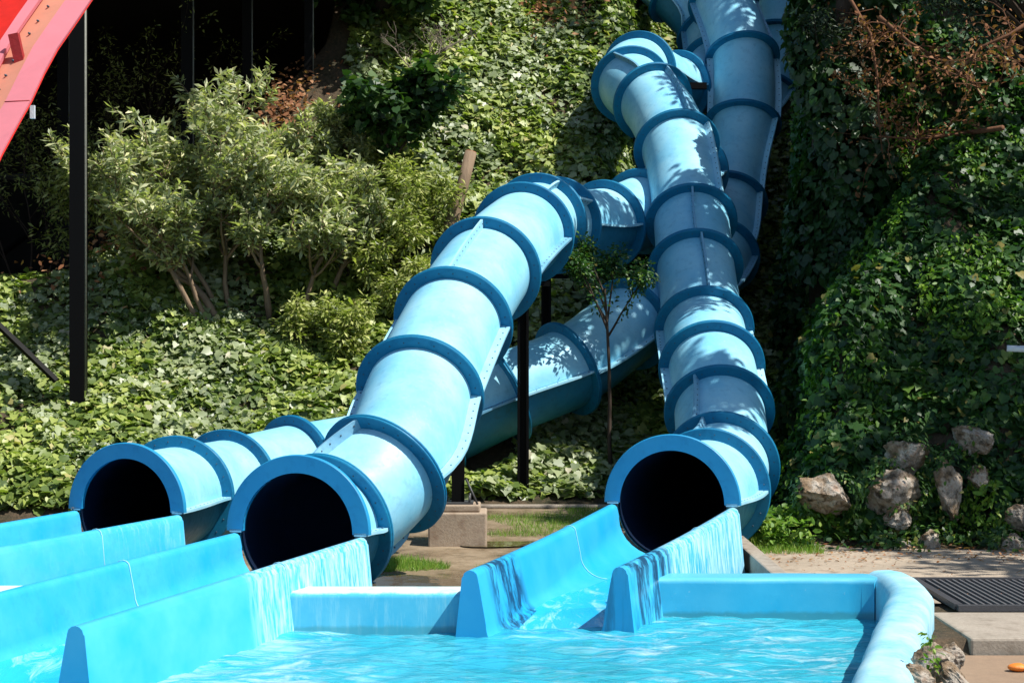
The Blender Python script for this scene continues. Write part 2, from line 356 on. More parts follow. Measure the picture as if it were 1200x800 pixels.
def water_tube(name, pts, seams, label, nsec_bolts=8, mouth_yaw=.37):
    root = empty(name, pts[0], label, 'water slide')
    n = 56
    dir0 = Vector((math.sin(mouth_yaw), math.cos(mouth_yaw), 0)).normalized()
    ext = [pts[0]-dir0*(pts[1]-pts[0]).length] + pts     # phantom start sets the mouth direction
    def C(t):
        return catmull(ext, t+1)
    K = len(pts)-1; secs = []
    for s in range(K):
        mb = MB(); NS = 9 if s < K-3 else 6
        fr = [C(s+i/NS) for i in range(NS+1)]
        if s == 0: fr[0] = (pts[0], dir0)
        vo = []; vi = []
        for p, t in fr:
            vo += ringpts(p, t, R_OUT, n); vi += ringpts(p, t, R_IN, n)
        fo = []; fi = []
        for i in range(NS):
            for k in range(n):
                a, b, c, d = i*n+k, i*n+(k+1)%n, (i+1)*n+(k+1)%n, (i+1)*n+k
                fo.append((a, d, c, b)); fi.append((a, b, c, d))
        if 80 <= seams[s] <= 100:      # level seams: faces below the seam get a darker blue
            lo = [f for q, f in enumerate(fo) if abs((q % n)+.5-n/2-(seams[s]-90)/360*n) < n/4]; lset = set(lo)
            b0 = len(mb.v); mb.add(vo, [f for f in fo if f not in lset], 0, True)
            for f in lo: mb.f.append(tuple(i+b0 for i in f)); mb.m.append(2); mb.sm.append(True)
        else: mb.add(vo, fo, 0, True)
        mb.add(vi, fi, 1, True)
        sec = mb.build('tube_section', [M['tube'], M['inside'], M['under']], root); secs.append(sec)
        # long bolted seams, one strip each side
        for side in (0, 180):
            phi = math.radians(seams[s]+side)
            mb = MB(); vs = []; th = .014
            for p, t in fr:
                up, right = frame(p, t)
                rad = up*math.cos(phi)+right*math.sin(phi); tan = right*math.cos(phi)-up*math.sin(phi)
                ra, rb = R_OUT-.01, R_FL-.012
                vs += [p+rad*ra-tan*th, p+rad*rb-tan*th, p+rad*rb+tan*th, p+rad*ra+tan*th]
            fs = []
            for i in range(NS):
                for k in range(4):
                    fs.append((i*4+k, i*4+(k+1)%4, (i+1)*4+(k+1)%4, (i+1)*4+k))
            fs += [(3,2,1,0), tuple(NS*4+k for k in range(4))]
            mb.add(vs, fs, 0, False)
            L = (fr[-1][0]-fr[0][0]).length; nb = max(3, int(L/.13))
            for j in range(nb):
                p, t = C(s+(j+.5)/nb)
                up, right = frame(p, t)
                rad = up*math.cos(phi)+right*math.sin(phi); tan = right*math.cos(phi)-up*math.sin(phi)
                q = p+rad*(R_FL-.055)
                mb.tube([q-tan*.019, q+tan*.019], .009, 6, 1)
            dark = (s % 4 == 1) or seams[s] in (4, -2, 12, -30)
            mb.build('seam_strip', [M['seam_dark'] if dark else M['seam'], M['bolt']], sec)
    # ring flanges: two mated rings with a thin joint
    for s in range(K+1):
        p, t = C(s) if s > 0 else (pts[0], dir0)
        mb = MB()
        half = (s == 0)
        if half:
            a0, a1, off = -math.pi/2, math.pi/2, [(0.0, .05)]
        else:
            a0, a1, off = 0, 2*math.pi, [(-.030, -.002), (.002, .030)]
        m_ = 64
        for o0, o1 in off:
            q0, q1 = p+t*o0, p+t*o1
            ra, rb = (R_IN+.002, R_FL+.012) if not half else (R_IN, R_FL+.02)
            rings = [ringpts(q0, t, ra, m_, a0, a1, not half), ringpts(q0, t, rb-.008, m_, a0, a1, not half), ringpts(q0+t*.008, t, rb, m_, a0, a1, not half),
                     ringpts(q1-t*.006, t, rb, m_, a0, a1, not half), ringpts(q1, t, rb-.006, m_, a0, a1, not half), ringpts(q1, t, ra, m_, a0, a1, not half)]
            k_ = len(rings[0]); vs = [v for r in rings for v in r]; fs = []
            cnt = k_ if not half else k_-1
            for i in range(6):
                j = (i+1) % 6
                for k in range(cnt):
                    fs.append((i*k_+k, i*k_+(k+1)%k_, j*k_+(k+1)%k_, j*k_+k))
            if half: fs += [tuple(i*k_ for i in range(6)), tuple(i*k_+k_-1 for i in range(5, -1, -1))]
            mb.add(vs, fs, 0, False)
        if not half:
            up, right = frame(p, t)
            for k in range(24):
                a = (k+.5)*2*math.pi/24
                q = p+(up*math.cos(a)+right*math.sin(a))*(R_FL-.055)
                mb.tube([q-t*.034, q+t*.034], .008, 6, 1)
        mb.build('mouth_flange' if half else 'ring_flange', [M['mouth'] if half else M['flange'], M['bolt']], secs[max(s-1, 0)])
    return root
water_tube('tube_slide', A, A_seam, 'pale blue tube slide in the middle, supported above the concrete footing, with the nearest mouth', mouth_yaw=.30)
water_tube('tube_slide', B, B_seam, 'blue tube slide on the right, running down the gully in dappled shade', mouth_yaw=.30)
water_tube('tube_slide', Lp, L_seam, 'blue tube slide with the leftmost mouth, passing under the middle tube', mouth_yaw=.36)

# samples of tubes for clearing foliage
TS = []
for pts in (A, B, Lp):
    for i in range(len(pts)-1):
        for k in range(8):
            TS.append(tuple(catmull(pts, i+k/8)[0]))
TS = np.array(TS)

# ------------------------------------------------------------------ chutes
def wall_inner(f, wt, z, zf, e=0):
    # near the mouth the wall curves like the tube, further out it is nearly flat with a small fillet
    g = max(0, 1-f*1.6); fil = .10+.36*g; foot = .055*(1-g)
    out = []; zt = z-.12; zc = zf+fil*.75 if g < .99 else zt
    zc = min(zt-.001, zf+(zt-zf)*(.35+.6*g))
    for k in range(1, 9):
        a = k/8
        out.append((wt*.5+.015+e+foot+fil*(1-math.cos(a*math.pi/2)), zc-(zc-zf)*math.sin(a*math.pi/2)+e))
    return [(wt*.5+.015+e+foot, zc)]+out
def wall_sweep(path, side, wt, wb, zb, name, mat, root, inner=.30):
    """path: list of (top centre point); side=+1 means channel lies towards +right of the wall"""
    mb = MB(); rings = []
    for i, (p, zf) in enumerate(path):
        a = path[max(i-1,0)][0]; b = path[min(i+1,len(path)-1)][0]
        t = Vector((b.x-a.x, b.y-a.y, 0)).normalized()         # from mouth towards pool
        r = Vector((-t.y, t.x, 0))                            # to the +x side when t points to camera
        r = r*side
        if r.x*side < 0: r = -r
        z = p.z
        prof = []
        prof.append((-wb*.5-.02, zb)); prof.append((-wt*.5-.01, z-.06))
        for a_ in range(0, 181, 30):
            an = math.radians(180-a_)
            prof.append((math.cos(an)*wt*.5, z-.05+math.sin(an)*.05))
        prof.append((wt*.5+.015, z-.12))
        inn = wall_inner(i/(len(path)-1), wt, z, zf)
        prof += inn
        prof.append((inn[-1][0], zb))
        rings.append([Vector((p.x, p.y, 0))+r*u+Vector((0,0,w)) for u, w in prof])
    k_ = len(rings[0]); vs = [v for r in rings for v in r]; fs = []
    for i in range(len(rings)-1):
        for k in range(k_):
            f = (i*k_+k, i*k_+(k+1)%k_, (i+1)*k_+(k+1)%k_, (i+1)*k_+k)
            fs.append(f)
    mb.add(vs, fs, 0, True)
    mb.add(rings[0], [tuple(range(k_))], 0); mb.add(rings[-1], [tuple(range(k_-1,-1,-1))], 0)
    o = mb.build(name, mat, root)
    e = o.modifiers.new('edge', 'EDGE_SPLIT'); e.split_angle = math.radians(40)
    return o
def interp(a, b, n, z=None):
    return [a.lerp(b, i/n) for i in range(n+1)]
def chute(name, Lm, Le, Rm, Re, zfm, zfe, mats, label, joint_at=.5, lmid=None):
    root = empty(name, (Lm+Rm)/2, label, 'slide chute')
    n = 14
    zf_ = [zfm+(.075-zfm)*min(1, i/n/.78) if i/n < .78 else .075+(zfe-.075)*((i/n-.78)/.22) for i in range(n+1)]
    lp = [(Lm.lerp(Le, i/n), zf_[i]) for i in range(n+1)]
    rp = [(Rm.lerp(Re, i/n), zf_[i]) for i in range(n+1)]
    if lmid:
        for i, (p, zf) in enumerate(lp):
            f = i/n; p.z += lmid*math.sin(f*math.pi)
        for i, (p, zf) in enumerate(rp):
            f = i/n; p.z += lmid*math.sin(f*math.pi)
    wall_sweep(lp, 1, .12, .26, -.25, 'side_wall', mats[0], root)
    wall_sweep(rp, -1, .12, .26, -.25, 'side_wall', mats[1], root)
    # bed
    mb = MB(); vs = []; m_ = 8
    for i in range(n+1):
        a, zf = lp[i]; b, _ = rp[i]
        for k in range(m_+1):
            f = k/m_; q = a.lerp(b, f)
            vs.append((q.x, q.y, zf-.012+.05*(2*f-1)**2))
    fs = [(i*(m_+1)+k, i*(m_+1)+k+1, (i+1)*(m_+1)+k+1, (i+1)*(m_+1)+k) for i in range(n) for k in range(m_)]
    mb.add(vs, fs, 0, True)
    mb.build('bed', M['bed'], root)
    # joint straps over the walls
    for path, sd in ((lp, 1), (rp, -1)):
        i = int(joint_at*n); p = path[i][0]; t = (path[i+1][0]-path[i][0]).normalized(); t.z = 0; t.normalize()
        r = Vector((-t.y, t.x, 0))
        if r.x < 0: r = -r
        r *= sd; zf = path[i][1]
        prof = [(-.141, -.2), (-.072, p.z-.06)]+[(math.cos(math.radians(180-a_))*.064, p.z-.048+math.sin(math.radians(180-a_))*.0515) for a_ in range(0,181,30)]+[(.079, p.z-.12)]
        prof += wall_inner(i/n, .12, p.z, zf, .003)
        mb = MB(); vs = []
        for u, w in prof:
            q = Vector((p.x, p.y, 0))+r*u+Vector((0,0,w+.003)); vs += [q-t*.005, q+t*.005]
        mb.add(vs, [(2*k, 2*k+1, 2*k+3, 2*k+2) for k in range(len(prof)-1)], 0, True)
        o = mb.build('joint', M['joint'], root)
        so = o.modifiers.new('thick', 'SOLIDIFY'); so.thickness = .004; so.offset = 0
    return root
def bed_mat():
    m, nt, out = new_mat('wet_chute_bed')
    f = noise(nt, 4, 7, .7, stretch=(1.6,.5,1), dist=1)
    c = mix(nt, ramp(nt, f, [(.50,(0,0,0)),(.68,(.7,.7,.7))]), (.015,.42,.72), (.55,.84,.9))
    pbsdf(nt, out, c, .08, bump(nt, f, .6, .03), spec=.8, coat=.5)
    return m
M['bed'] = bed_mat()
M['joint'] = simple('joint_sealant', (.30,.66,.80), .5)
def mouth_side(pts, yaw, sgn, dz=-.02):
    return pts[0]+Vector((math.cos(yaw), -math.sin(yaw), 0))*.612*sgn+Vector((0,0,dz))
chute('slide_chute', mouth_side(B,.30,-1), P(551,668,13.3), mouth_side(B,.30,1), P(726,664,13.55), .15, -.06, (M['short_left'], M['short_right']),
      'short blue chute with dark stained walls, leading from the right tube mouth into the pool', .42, lmid=-.02)
chute('slide_chute', mouth_side(A,.30,-1), V(-4.20,10.5,.50), mouth_side(A,.30,1), V(-2.79,10.9,.485), .09, -.06, (M['chute'], M['long_right']),
      'long blue chute from the middle tube mouth, its right wall white with limescale streaks', .36)
chute('slide_chute', mouth_side(Lp,.36,-1), V(-6.35,13.0,.50), mouth_side(Lp,.36,1), V(-5.22,13.0,.50), .06, -.06, (M['chute'], M['chute_streak']),
      'blue chute leading out of the leftmost tube mouth past the left edge', .30)
# small end flange plates where the chutes bolt to the mouths
# ------------------------------------------------------------------ pool
POOL = [(-8.5,5.0),(-8.5,12.9),(-4.9,12.9),(-3.5,13.6),(-2.5,13.66),(-.3,13.66),(.9,14.0),(1.2,14.5),(3.05,14.45),(3.30,13.9),(2.17,9.8),(1.2,6.6),(.9,5.0)]
def inpoly(X, Y, poly):
    c = np.zeros(X.shape, bool); n = len(poly)
    for i in range(n):
        x1, y1 = poly[i]; x2, y2 = poly[(i+1) % n]
        cond = ((y1 > Y) != (y2 > Y)) & (X < (x2-x1)*(Y-y1)/((y2-y1)+1e-12)+x1)
        c ^= cond
    return c
def rim(path, w, ztop, rnd, name, mat, label, bow=0):
    """rounded fibreglass lip swept along an (x,y) path, centre line given"""
    prof = []
    h = w/2
    prof.append((-h, -.55)); prof.append((-h, ztop-rnd))
    for a in range(15, 90, 15):
        prof.append((-h+rnd*(1-math.cos(math.radians(a))), ztop-rnd+rnd*math.sin(math.radians(a))))
    prof.append((-h+rnd, ztop)); prof.append((h-rnd, ztop))
    for a in range(75, 0, -15):
        prof.append((h-rnd*(1-math.cos(math.radians(a))), ztop-rnd+rnd*math.sin(math.radians(a))))
    prof.append((h, ztop-rnd)); prof.append((h, -.55))
    rings = []
    for i, p in enumerate(path):
        a = Vector(path[max(i-1,0)]); b = Vector(path[min(i+1,len(path)-1)])
        t = (b-a).normalized(); r = Vector((-t.y, t.x))
        wob = 1+bow*math.sin(i*2.1)*.03
        rings.append([Vector((p[0]+r.x*u*wob, p[1]+r.y*u*wob, z+(bow*.006*math.sin(i*1.3) if z > 0 else 0))) for u, z in prof])
    k_ = len(prof); vs = [v for r in rings for v in r]
    fs = [(i*k_+k, (i+1)*k_+k, (i+1)*k_+k+1, i*k_+k+1) for i in range(len(rings)-1) for k in range(k_-1)]
    fs += [tuple(range(k_)), tuple((len(rings)-1)*k_+k for k in range(k_-1,-1,-1))]
    mb = MB(); mb.add(vs, fs, 0, True)
    o = mb.build(name, mat, origin=(path[0][0], path[0][1], 0)); props(o, label, 'pool rim')
    e = o.modifiers.new('edge', 'EDGE_SPLIT'); e.split_angle = math.radians(50)
    return o
def pale_top():
    m, nt, out = new_mat('pool_rim_pale_top')
    tc = nt.nodes.new('ShaderNodeTexCoord'); sx = nt.nodes.new('ShaderNodeSeparateXYZ'); nt.links.new(tc.outputs['Object'], sx.inputs[0])
    n1 = noise(nt, 7, 5, .7); n2 = noise(nt, 5, 5, .7, stretch=(3,3,.4)); n3 = noise(nt, 2, 4, .6)
    ad = N(nt, 'ShaderNodeMath', operation='MULTIPLY_ADD'); ad.inputs[1].default_value = .05; nt.links.new(n1, ad.inputs[0]); nt.links.new(sx.outputs[2], ad.inputs[2])
    c = mix(nt, ramp(nt, n3, [(.35,(0,0,0)),(.7,(1,1,1))]), (.03,.38,.58), (.10,.46,.62))
    c = mix(nt, ramp(nt, n2, [(.5,(0,0,0)),(.68,(.45,.45,.45))]), c, (.30,.60,.66))
    c = mix(nt, ramp(nt, ad.outputs[0], [(.060,(.6,.6,.6)),(.085,(0,0,0))]), c, (.05,.25,.28))
    c = mix(nt, ramp(nt, ad.outputs[0], [(.325,(0,0,0)),(.345,(1,1,1))]), c, (.60,.72,.70))  # paler colour along the upper edge of the rim
    pbsdf(nt, out, c, .4, bump(nt, n1, .15, .01)); return m
M['rim_top'] = pale_top()
def worn_band():
    m, nt, out = new_mat('pool_rim_waterline')
    tc = nt.nodes.new('ShaderNodeTexCoord'); sx = nt.nodes.new('ShaderNodeSeparateXYZ'); nt.links.new(tc.outputs['Object'], sx.inputs[0])
    n1 = noise(nt, 9, 5, .7); n2 = noise(nt, 24, 5, .75); n3 = noise(nt, 2, 4, .6)
    ad = N(nt, 'ShaderNodeMath', operation='MULTIPLY_ADD'); ad.inputs[1].default_value = .05; nt.links.new(n1, ad.inputs[0]); nt.links.new(sx.outputs[2], ad.inputs[2])
    c = mix(nt, ramp(nt, n3, [(.35,(0,0,0)),(.7,(1,1,1))]), (.012,.33,.55), (.05,.40,.60))
    c = mix(nt, ramp(nt, ad.outputs[0], [(.30,(0,0,0)),(.33,(.7,.7,.7))]), c, (.12,.45,.60))
    c = mix(nt, ramp(nt, ad.outputs[0], [(.055,(.75,.75,.75)),(.085,(0,0,0))]), c, (.04,.22,.26))
    c = mix(nt, ramp(nt, n2, [(.64,(0,0,0)),(.70,(.6,.6,.6))]), c, (.30,.52,.58))
    pbsdf(nt, out, c, .35, bump(nt, n1, .15, .01)); return m
M['rim'] = worn_band()
rim([(-2.05+i*.168, 13.68) for i in range(11)], .36, .32, .05, 'pool_rim', M['rim_top'], 'pale topped pool rim between the middle chute and the short right chute')
rim([(-5.05+i*.155, 13.66) for i in range(13)], .36, .33, .05, 'pool_rim', M['rim_top'], 'short pale topped pool rim at the left edge, beside the leftmost chute')
pth = [(.96,14.38)]+[(1.15+i*.15, 14.40+.01*math.sin(i)) for i in range(12)]
pth += [(2.95,14.39),(3.08,14.33)]
rim(pth, .34, .33, .05, 'pool_rim', M['rim'], 'flat shaded blue pool rim between the right chute and the rounded corner')
cor = [(3.15,14.50),(3.19,14.35),(3.21,14.1),(3.19,13.8),(3.15,13.5)]
for i in range(1, 28):
    f = i/27; cor.append((3.15-(3.15-1.03)*f, 13.5-7.5*f))
rim(cor, .36, .36, .13, 'pool_rim', M['rim_worn'], 'rounded worn pool rim running towards the camera down the right side', bow=1)

# ------------------------------------------------------------------ terrain height
def ip(x, xs, ys): return np.interp(x, xs, ys)
def sstep(x, a, b):
    t = np.clip((x-a)/(b-a), 0, 1); return t*t*(3-2*t)
def fbm(X, Y):
    z = np.zeros_like(X); a = 1.0
    for k, (fx, fy, ph) in enumerate([(0.7,.9,.3),(1.9,1.3,1.7),(2.7,3.1,.9),(5.1,4.3,2.2),(7.7,8.9,4.1)]):
        z += a*np.sin(fx*X+ph+1.3*np.sin(fy*.6*Y+ph))*np.cos(fy*Y+ph*2+.8*np.sin(fx*.5*X)); a *= .55
    return z
def height(X, Y, hills=True):
    X = np.asarray(X, float); Y = np.asarray(Y, float)
    base = .03+.14*sstep(Y, 18.0, 22)
    base = base - .30*sstep(-X, 1.5, 2.4)*(1-sstep(Y, 21, 23))
    if not hills: return base
    prof = ip(Y, [21.6,22,24,26,28,31,33,36,50,200], [0,.12,.9,2.0,3.9,6.85,8.9,12,22,22])
    cap = ip(X, [-30,-8.5,-7,-4.6,-3.5,-2.6], [2.9,3.0,3.1,6.2,7.6,40])
    left = np.minimum(prof, cap)
    gul = ip(Y, [21.6,22,24,26,28,30,33,36,50,200], [0,.1,.8,1.3,2.2,3.3,5.2,9,22,22])
    xl = ip(Y, [22,24,25.5,28,31,40], [3.0,2.2,.9,1.2,1.85,2.8])
    w = sstep(X, xl-.1, xl+.75)
    z = left*(1-w)+gul*w
    xe = ip(Y, [18.6,22,25,27,30,34,50], [2.9,3.45,4.05,4.4,5.2,6.9,9])+.16*np.sin(Y*2.9+1)+.10*np.sin(Y*6.3)
    foot = 18.9+.25*np.sin(X*1.7)+.12*np.sin(X*4.1)
    rp = ip(Y-foot+19, [18.9,19.1,19.6,20.2,22.5,25,27,30,40,200], [0,.15,.8,1.35,3.2,5.1,7.5,11,20,22])
    capr = .55+1.24*(X-2.9)+.22*np.sin(Y*1.9+X)+14*sstep(Y, 25.3, 28.4)
    rp = np.minimum(rp, np.maximum(capr, .3))
    we = sstep(X, xe-.15, xe+.8)
    z = np.maximum(z, 0)*(1-we)+np.maximum(np.maximum(rp, 0), 0)*we
    amt = sstep(z, .1, 1.2)
    z = z+amt*.13*fbm(X*1.3, Y*1.3)+amt*we*.30*fbm(X*.9+4, Y*.8)
    return base+z
def make_ground():
    def axis(lo, hi, step, far):
        a = list(np.arange(lo, hi+1e-6, step)); s = step
        up = []; v = hi
        while v < far: s *= 1.35; v += s; up.append(v)
        s = step; dn = []; v = lo
        while v > -far: s *= 1.35; v -= s; dn.append(v)
        return np.array(dn[::-1]+a+up)
    xs = axis(-10, 11, .13, 400); ys = axis(2, 36, .13, 400)
    X, Y = np.meshgrid(xs, ys)
    Z = height(X, Y)
    inp = inpoly(X, Y, POOL)|inpoly(X, Y, [(-.3,13.2),(.85,13.4),(2.15,16.9),(1.05,16.9)]); Z[inp] = -1.0
    Zb = np.where((X > 3.2-(13.5-Y)/7.5*2.12+.16) & (Y < 12.95) & (Y > 4), -.16, 0)      # the step down beside the pool
    Z = Z+np.where(inp, 0, Zb)
    nx, ny = len(xs), len(ys)
    me = bpy.data.meshes.new('ground')
    v = np.stack([X, Y, Z], -1).reshape(-1, 3)
    i, j = np.meshgrid(np.arange(nx-1), np.arange(ny-1)); a = (j*nx+i).ravel()
    f = np.stack([a, a+1, a+nx+1, a+nx], -1)
    me.vertices.add(len(v)); me.vertices.foreach_set('co', v.ravel())
    me.loops.add(f.size); me.loops.foreach_set('vertex_index', f.ravel().astype(np.int32))
    me.polygons.add(len(f)); me.polygons.foreach_set('loop_start', np.arange(0, f.size, 4, dtype=np.int32))
    me.polygons.foreach_set('use_smooth', np.ones(len(f), bool))
    me.update(); me.validate()
    me.materials.append(M['soil'])
    o = bpy.data.objects.new('ground', me); COL.objects.link(o); props(o, kind='structure')
make_ground()
# pool floor and water
def poly_sheet(poly, z, name, mat, sub=None):
    mb = MB(); mb.add([(x, y, z) for x, y in poly], [tuple(range(len(poly)))], 0)
    return props(mb.build(name, mat), kind='structure')
poly_sheet(POOL, -.55, 'pool_floor', M['pool_floor'])
def water_surface():
    xs = np.arange(-8.6, 3.7, .045); ys = np.arange(5, 14.6, .045)
    X, Y = np.meshgrid(xs, ys)
    Z = .017*np.sin(3.1*X+1.2*np.sin(2*Y))*np.cos(4.7*Y+.9*np.sin(1.7*X))+.011*np.sin(9*X+3*np.sin(3*Y)+2)*np.cos(13*Y+2*np.sin(2.6*X))
    Z += .006*np.sin(21*X+5*np.sin(4*Y))*np.cos(27*Y+3*np.sin(5*X))
    nx, ny = len(xs), len(ys)
    i, j = np.meshgrid(np.arange(nx-1), np.arange(ny-1))
    cx = (xs[:-1][None, :]+.02).repeat(ny-1, 0); cy = (ys[:-1][:, None]+.02).repeat(nx-1, 1)
    ins = inpoly(cx, cy, POOL).ravel()
    a = (j*nx+i).ravel()[ins]; f = np.stack([a, a+1, a+nx+1, a+nx], -1)
    v = np.stack([X, Y, Z], -1).reshape(-1, 3)
    used, inv = np.unique(f.ravel(), return_inverse=True); v = v[used]; f = inv.reshape(-1, 4)
    me = bpy.data.meshes.new('water')
    me.vertices.add(len(v)); me.vertices.foreach_set('co', v.ravel())
    me.loops.add(f.size); me.loops.foreach_set('vertex_index', f.ravel().astype(np.int32))
    me.polygons.add(len(f)); me.polygons.foreach_set('loop_start', np.arange(0, f.size, 4, dtype=np.int32))
    me.polygons.foreach_set('use_smooth', np.ones(len(f), bool)); me.update()
    me.materials.append(M['water'])
    o = bpy.data.objects.new('water', me); COL.objects.link(o); props(o, kind='structure')
water_surface()

# paths: sheets that follow the ground a few mm above
def draped(poly, name, mat, dz=.006, step=.2, thick=0):
    xs = [p[0] for p in poly]; ys = [p[1] for p in poly]
    import bmesh
    bm = bmesh.new(); vs = [bm.verts.new((x, y, 0)) for x, y in poly]; bm.faces.new(vs)
    for k in range(int((max(xs)-min(xs))/step)+1):
        x = min(xs)+k*step+.01
        bmesh.ops.bisect_plane(bm, geom=bm.verts[:]+bm.edges[:]+bm.faces[:], plane_co=(x,0,0), plane_no=(1,0,0))
    for k in range(int((max(ys)-min(ys))/step)+1):
        y = min(ys)+k*step+.01
        bmesh.ops.bisect_plane(bm, geom=bm.verts[:]+bm.edges[:]+bm.faces[:], plane_co=(0,y,0), plane_no=(0,1,0))
    for v in bm.verts: v.co.z = float(height(v.co.x, v.co.y, False))+dz
    me = bpy.data.meshes.new(name); bm.to_mesh(me); bm.free(); me.materials.append(mat)
    o = bpy.data.objects.new(name, me); COL.objects.link(o); return props(o, kind='structure')
draped([(2.15,14.62),(3.68,14.62),(3.68,15.96),(6.7,15.96),(6.7,14.62),(9.5,14.62),(9.5,17.9),(7,18.1),(5.0,18.35),(3.7,18.5),(3.1,19.0),(2.35,18.6),(2.35,16.2)], 'path', M['path'], .03)
draped([(-1.6,13.9),(-.08,13.9),(.28,15),(.93,16.9),(1.5,17.4),(1.9,19.0),(2.6,20.5),(2.6,21.8),(-1.4,21.8),(-1.5,18.0)], 'path', M['wetpath'], .012)
draped([(-8,13.2),(-5.5,13.2),(-3.4,16.8),(-2.6,16.9),(-2.3,14.0),(-1.9,14.0),(-1.3,16.5),(-1.3,20.5),(-8,21.5)], 'path', M['wetpath'], .016)
# slab edge right of the tube mouth
mb = MB(); mb.box((2.42,16.9,.10), (.16,3.0,.22)); k = bevel(mb.build('kerb', M['kerb'], origin=(2.42,16.9,0)), .02)
props(k, 'low concrete kerb beside the right tube mouth at the edge of the path', 'kerb')
mb = MB()
mb.box((.75, 21.75, .17), (3.7,.14,.11))
k = bevel(mb.build('kerb', M['kerb'], origin=(-1,21.7,.1)), .02); props(k, 'worn concrete kerb along the foot of the ivy bank', 'kerb')

# ------------------------------------------------------------------ leaf engine
T_IVY = (np.array([(0,0,0),(.30,-.14,.0),(.52,.14,.06),(.42,.36,.03),(.40,.58,.05),(.20,.72,.0),(0,1.0,-.12),(-.20,.72,.0),(-.40,.58,.05),(-.42,.36,.03),(-.52,.14,.06),(-.30,-.14,.0)]),
         [(0,1,2,3),(0,3,4,5),(0,5,6,7),(0,7,8,9),(0,9,10,11)])
T_OVAL = (np.array([(0,0,0),(.24,.3,.05),(.2,.7,.03),(0,1,-.08),(-.2,.7,.03),(-.24,.3,.05),(0,.5,-.02)]), [(0,1,6,5),(6,1,2,3),(6,3,4,5)])
T_NARROW = (np.array([(0,0,0),(.15,.58,.04),(0,1,-.05),(-.15,.58,.04),(0,.45,-.01)]), [(0,1,4,3),(4,1,2,3)])
T_BLADE = (np.array([(-.03,0,0),(.03,0,0),(.02,.6,.05),(0,1,.2),(-.02,.6,.05)]), [(0,1,2,4),(4,2,3)])
def leafmesh(name, pos, nrm, size, tmpl, mat, rnd, parent=None, updir=None, hang=None):
    """pos (n,3), nrm (n,3) leaf face normal, long axis = updir made perpendicular"""
    pos = np.asarray(pos, float); n = len(pos)
    tv, tf = tmpl
    nrm = nrm/np.linalg.norm(nrm, axis=1, keepdims=True)
    if updir is None: updir = RNG.normal(size=(n,3))
    y = updir-nrm*np.sum(updir*nrm, 1, keepdims=True); y /= np.linalg.norm(y, axis=1, keepdims=True)+1e-9
    x = np.cross(y, nrm)
    s = np.asarray(size).reshape(n,1,1)
    curl = RNG.uniform(-.6, 2.2, (n,1,1))
    tvb = tv[None].repeat(n, 0).copy(); tvb[:, :, 2:3] *= curl
    v = pos[:, None, :]+s*(tvb[:, :, 0:1]*x[:, None]+tvb[:, :, 1:2]*y[:, None]+tvb[:, :, 2:3]*nrm[:, None])
    if parent is not None: v = v-np.array(parent_world(parent))
    k = len(tv); v = v.reshape(-1, 3)
    loops = []; starts = []; tot = 0
    flat = np.concatenate([np.array(f) for f in tf]); lens = np.array([len(f) for f in tf])
    li = (flat[None, :]+(np.arange(n)*k)[:, None]).ravel()
    ls = (np.concatenate([[0], np.cumsum(lens)[:-1]])[None, :]+(np.arange(n)*len(flat))[:, None]).ravel()
    me = bpy.data.meshes.new(name)
    me.vertices.add(len(v)); me.vertices.foreach_set('co', v.ravel())
    me.loops.add(len(li)); me.loops.foreach_set('vertex_index', li.astype(np.int32))
    me.polygons.add(len(ls)); me.polygons.foreach_set('loop_start', ls.astype(np.int32))
    at = me.attributes.new('rnd', 'FLOAT', 'POINT'); at.data.foreach_set('value', np.repeat(rnd, k).astype(np.float32))
    me.polygons.foreach_set('use_smooth', np.ones(len(ls), bool)); me.update(calc_edges=True); me.materials.append(mat)
    o = bpy.data.objects.new(name, me); COL.objects.link(o)
    if parent is not None: o.parent = parent
    return o
def hill_pts(n, region, clear=.78):
    """random points on the terrain inside region(X,Y)->bool within a widened view cone, weighted by slope"""
    out = []; tot = 0
    while tot < n:
        y = RNG.uniform(18.5, 37, n*2); x = RNG.uniform(-.345, .365, n*2)*y
        z = height(x, y); e = .04
        gx = (height(x+e, y)-z)/e; gy = (height(x, y+e)-z)/e
        sl = np.sqrt(1+gx**2+gy**2)
        keep = (RNG.random(n*2) < np.minimum(sl, 5)/5) & region(x, y, z) & (z < CAMZ+.225*y)
        x, y, z, gx, gy, sl = [a[keep] for a in (x, y, z, gx, gy, sl)]
        nr = np.stack([-gx, -gy, np.ones_like(x)], -1)/sl[:, None]
        out.append((np.stack([x, y, z], -1), nr)); tot += len(x)
    p = np.concatenate([a for a, _ in out])[:n]; nr = np.concatenate([b for _, b in out])[:n]
    return p, nr
def clearmask(p, c=.80):
    ok = np.ones(len(p), bool)
    for t in TS:
        ok &= ((p-t)**2).sum(1) > c*c
    return ok
def clump(p, s=1.0, seed=0):
    a = np.sin(p[:,0]*2.3*s+seed+1.5*np.sin(p[:,1]*1.9*s))*np.cos(p[:,1]*2.1*s+1.2*np.sin(p[:,2]*2.6*s+seed))
    b = np.sin(p[:,0]*5.9*s+p[:,2]*4.1*s+seed*2)*np.cos(p[:,1]*6.3*s-p[:,2]*3.0*s)
    return a*.6+b*.4
SUN = np.array([.50,-.23,.83]); SUN /= np.linalg.norm(SUN)
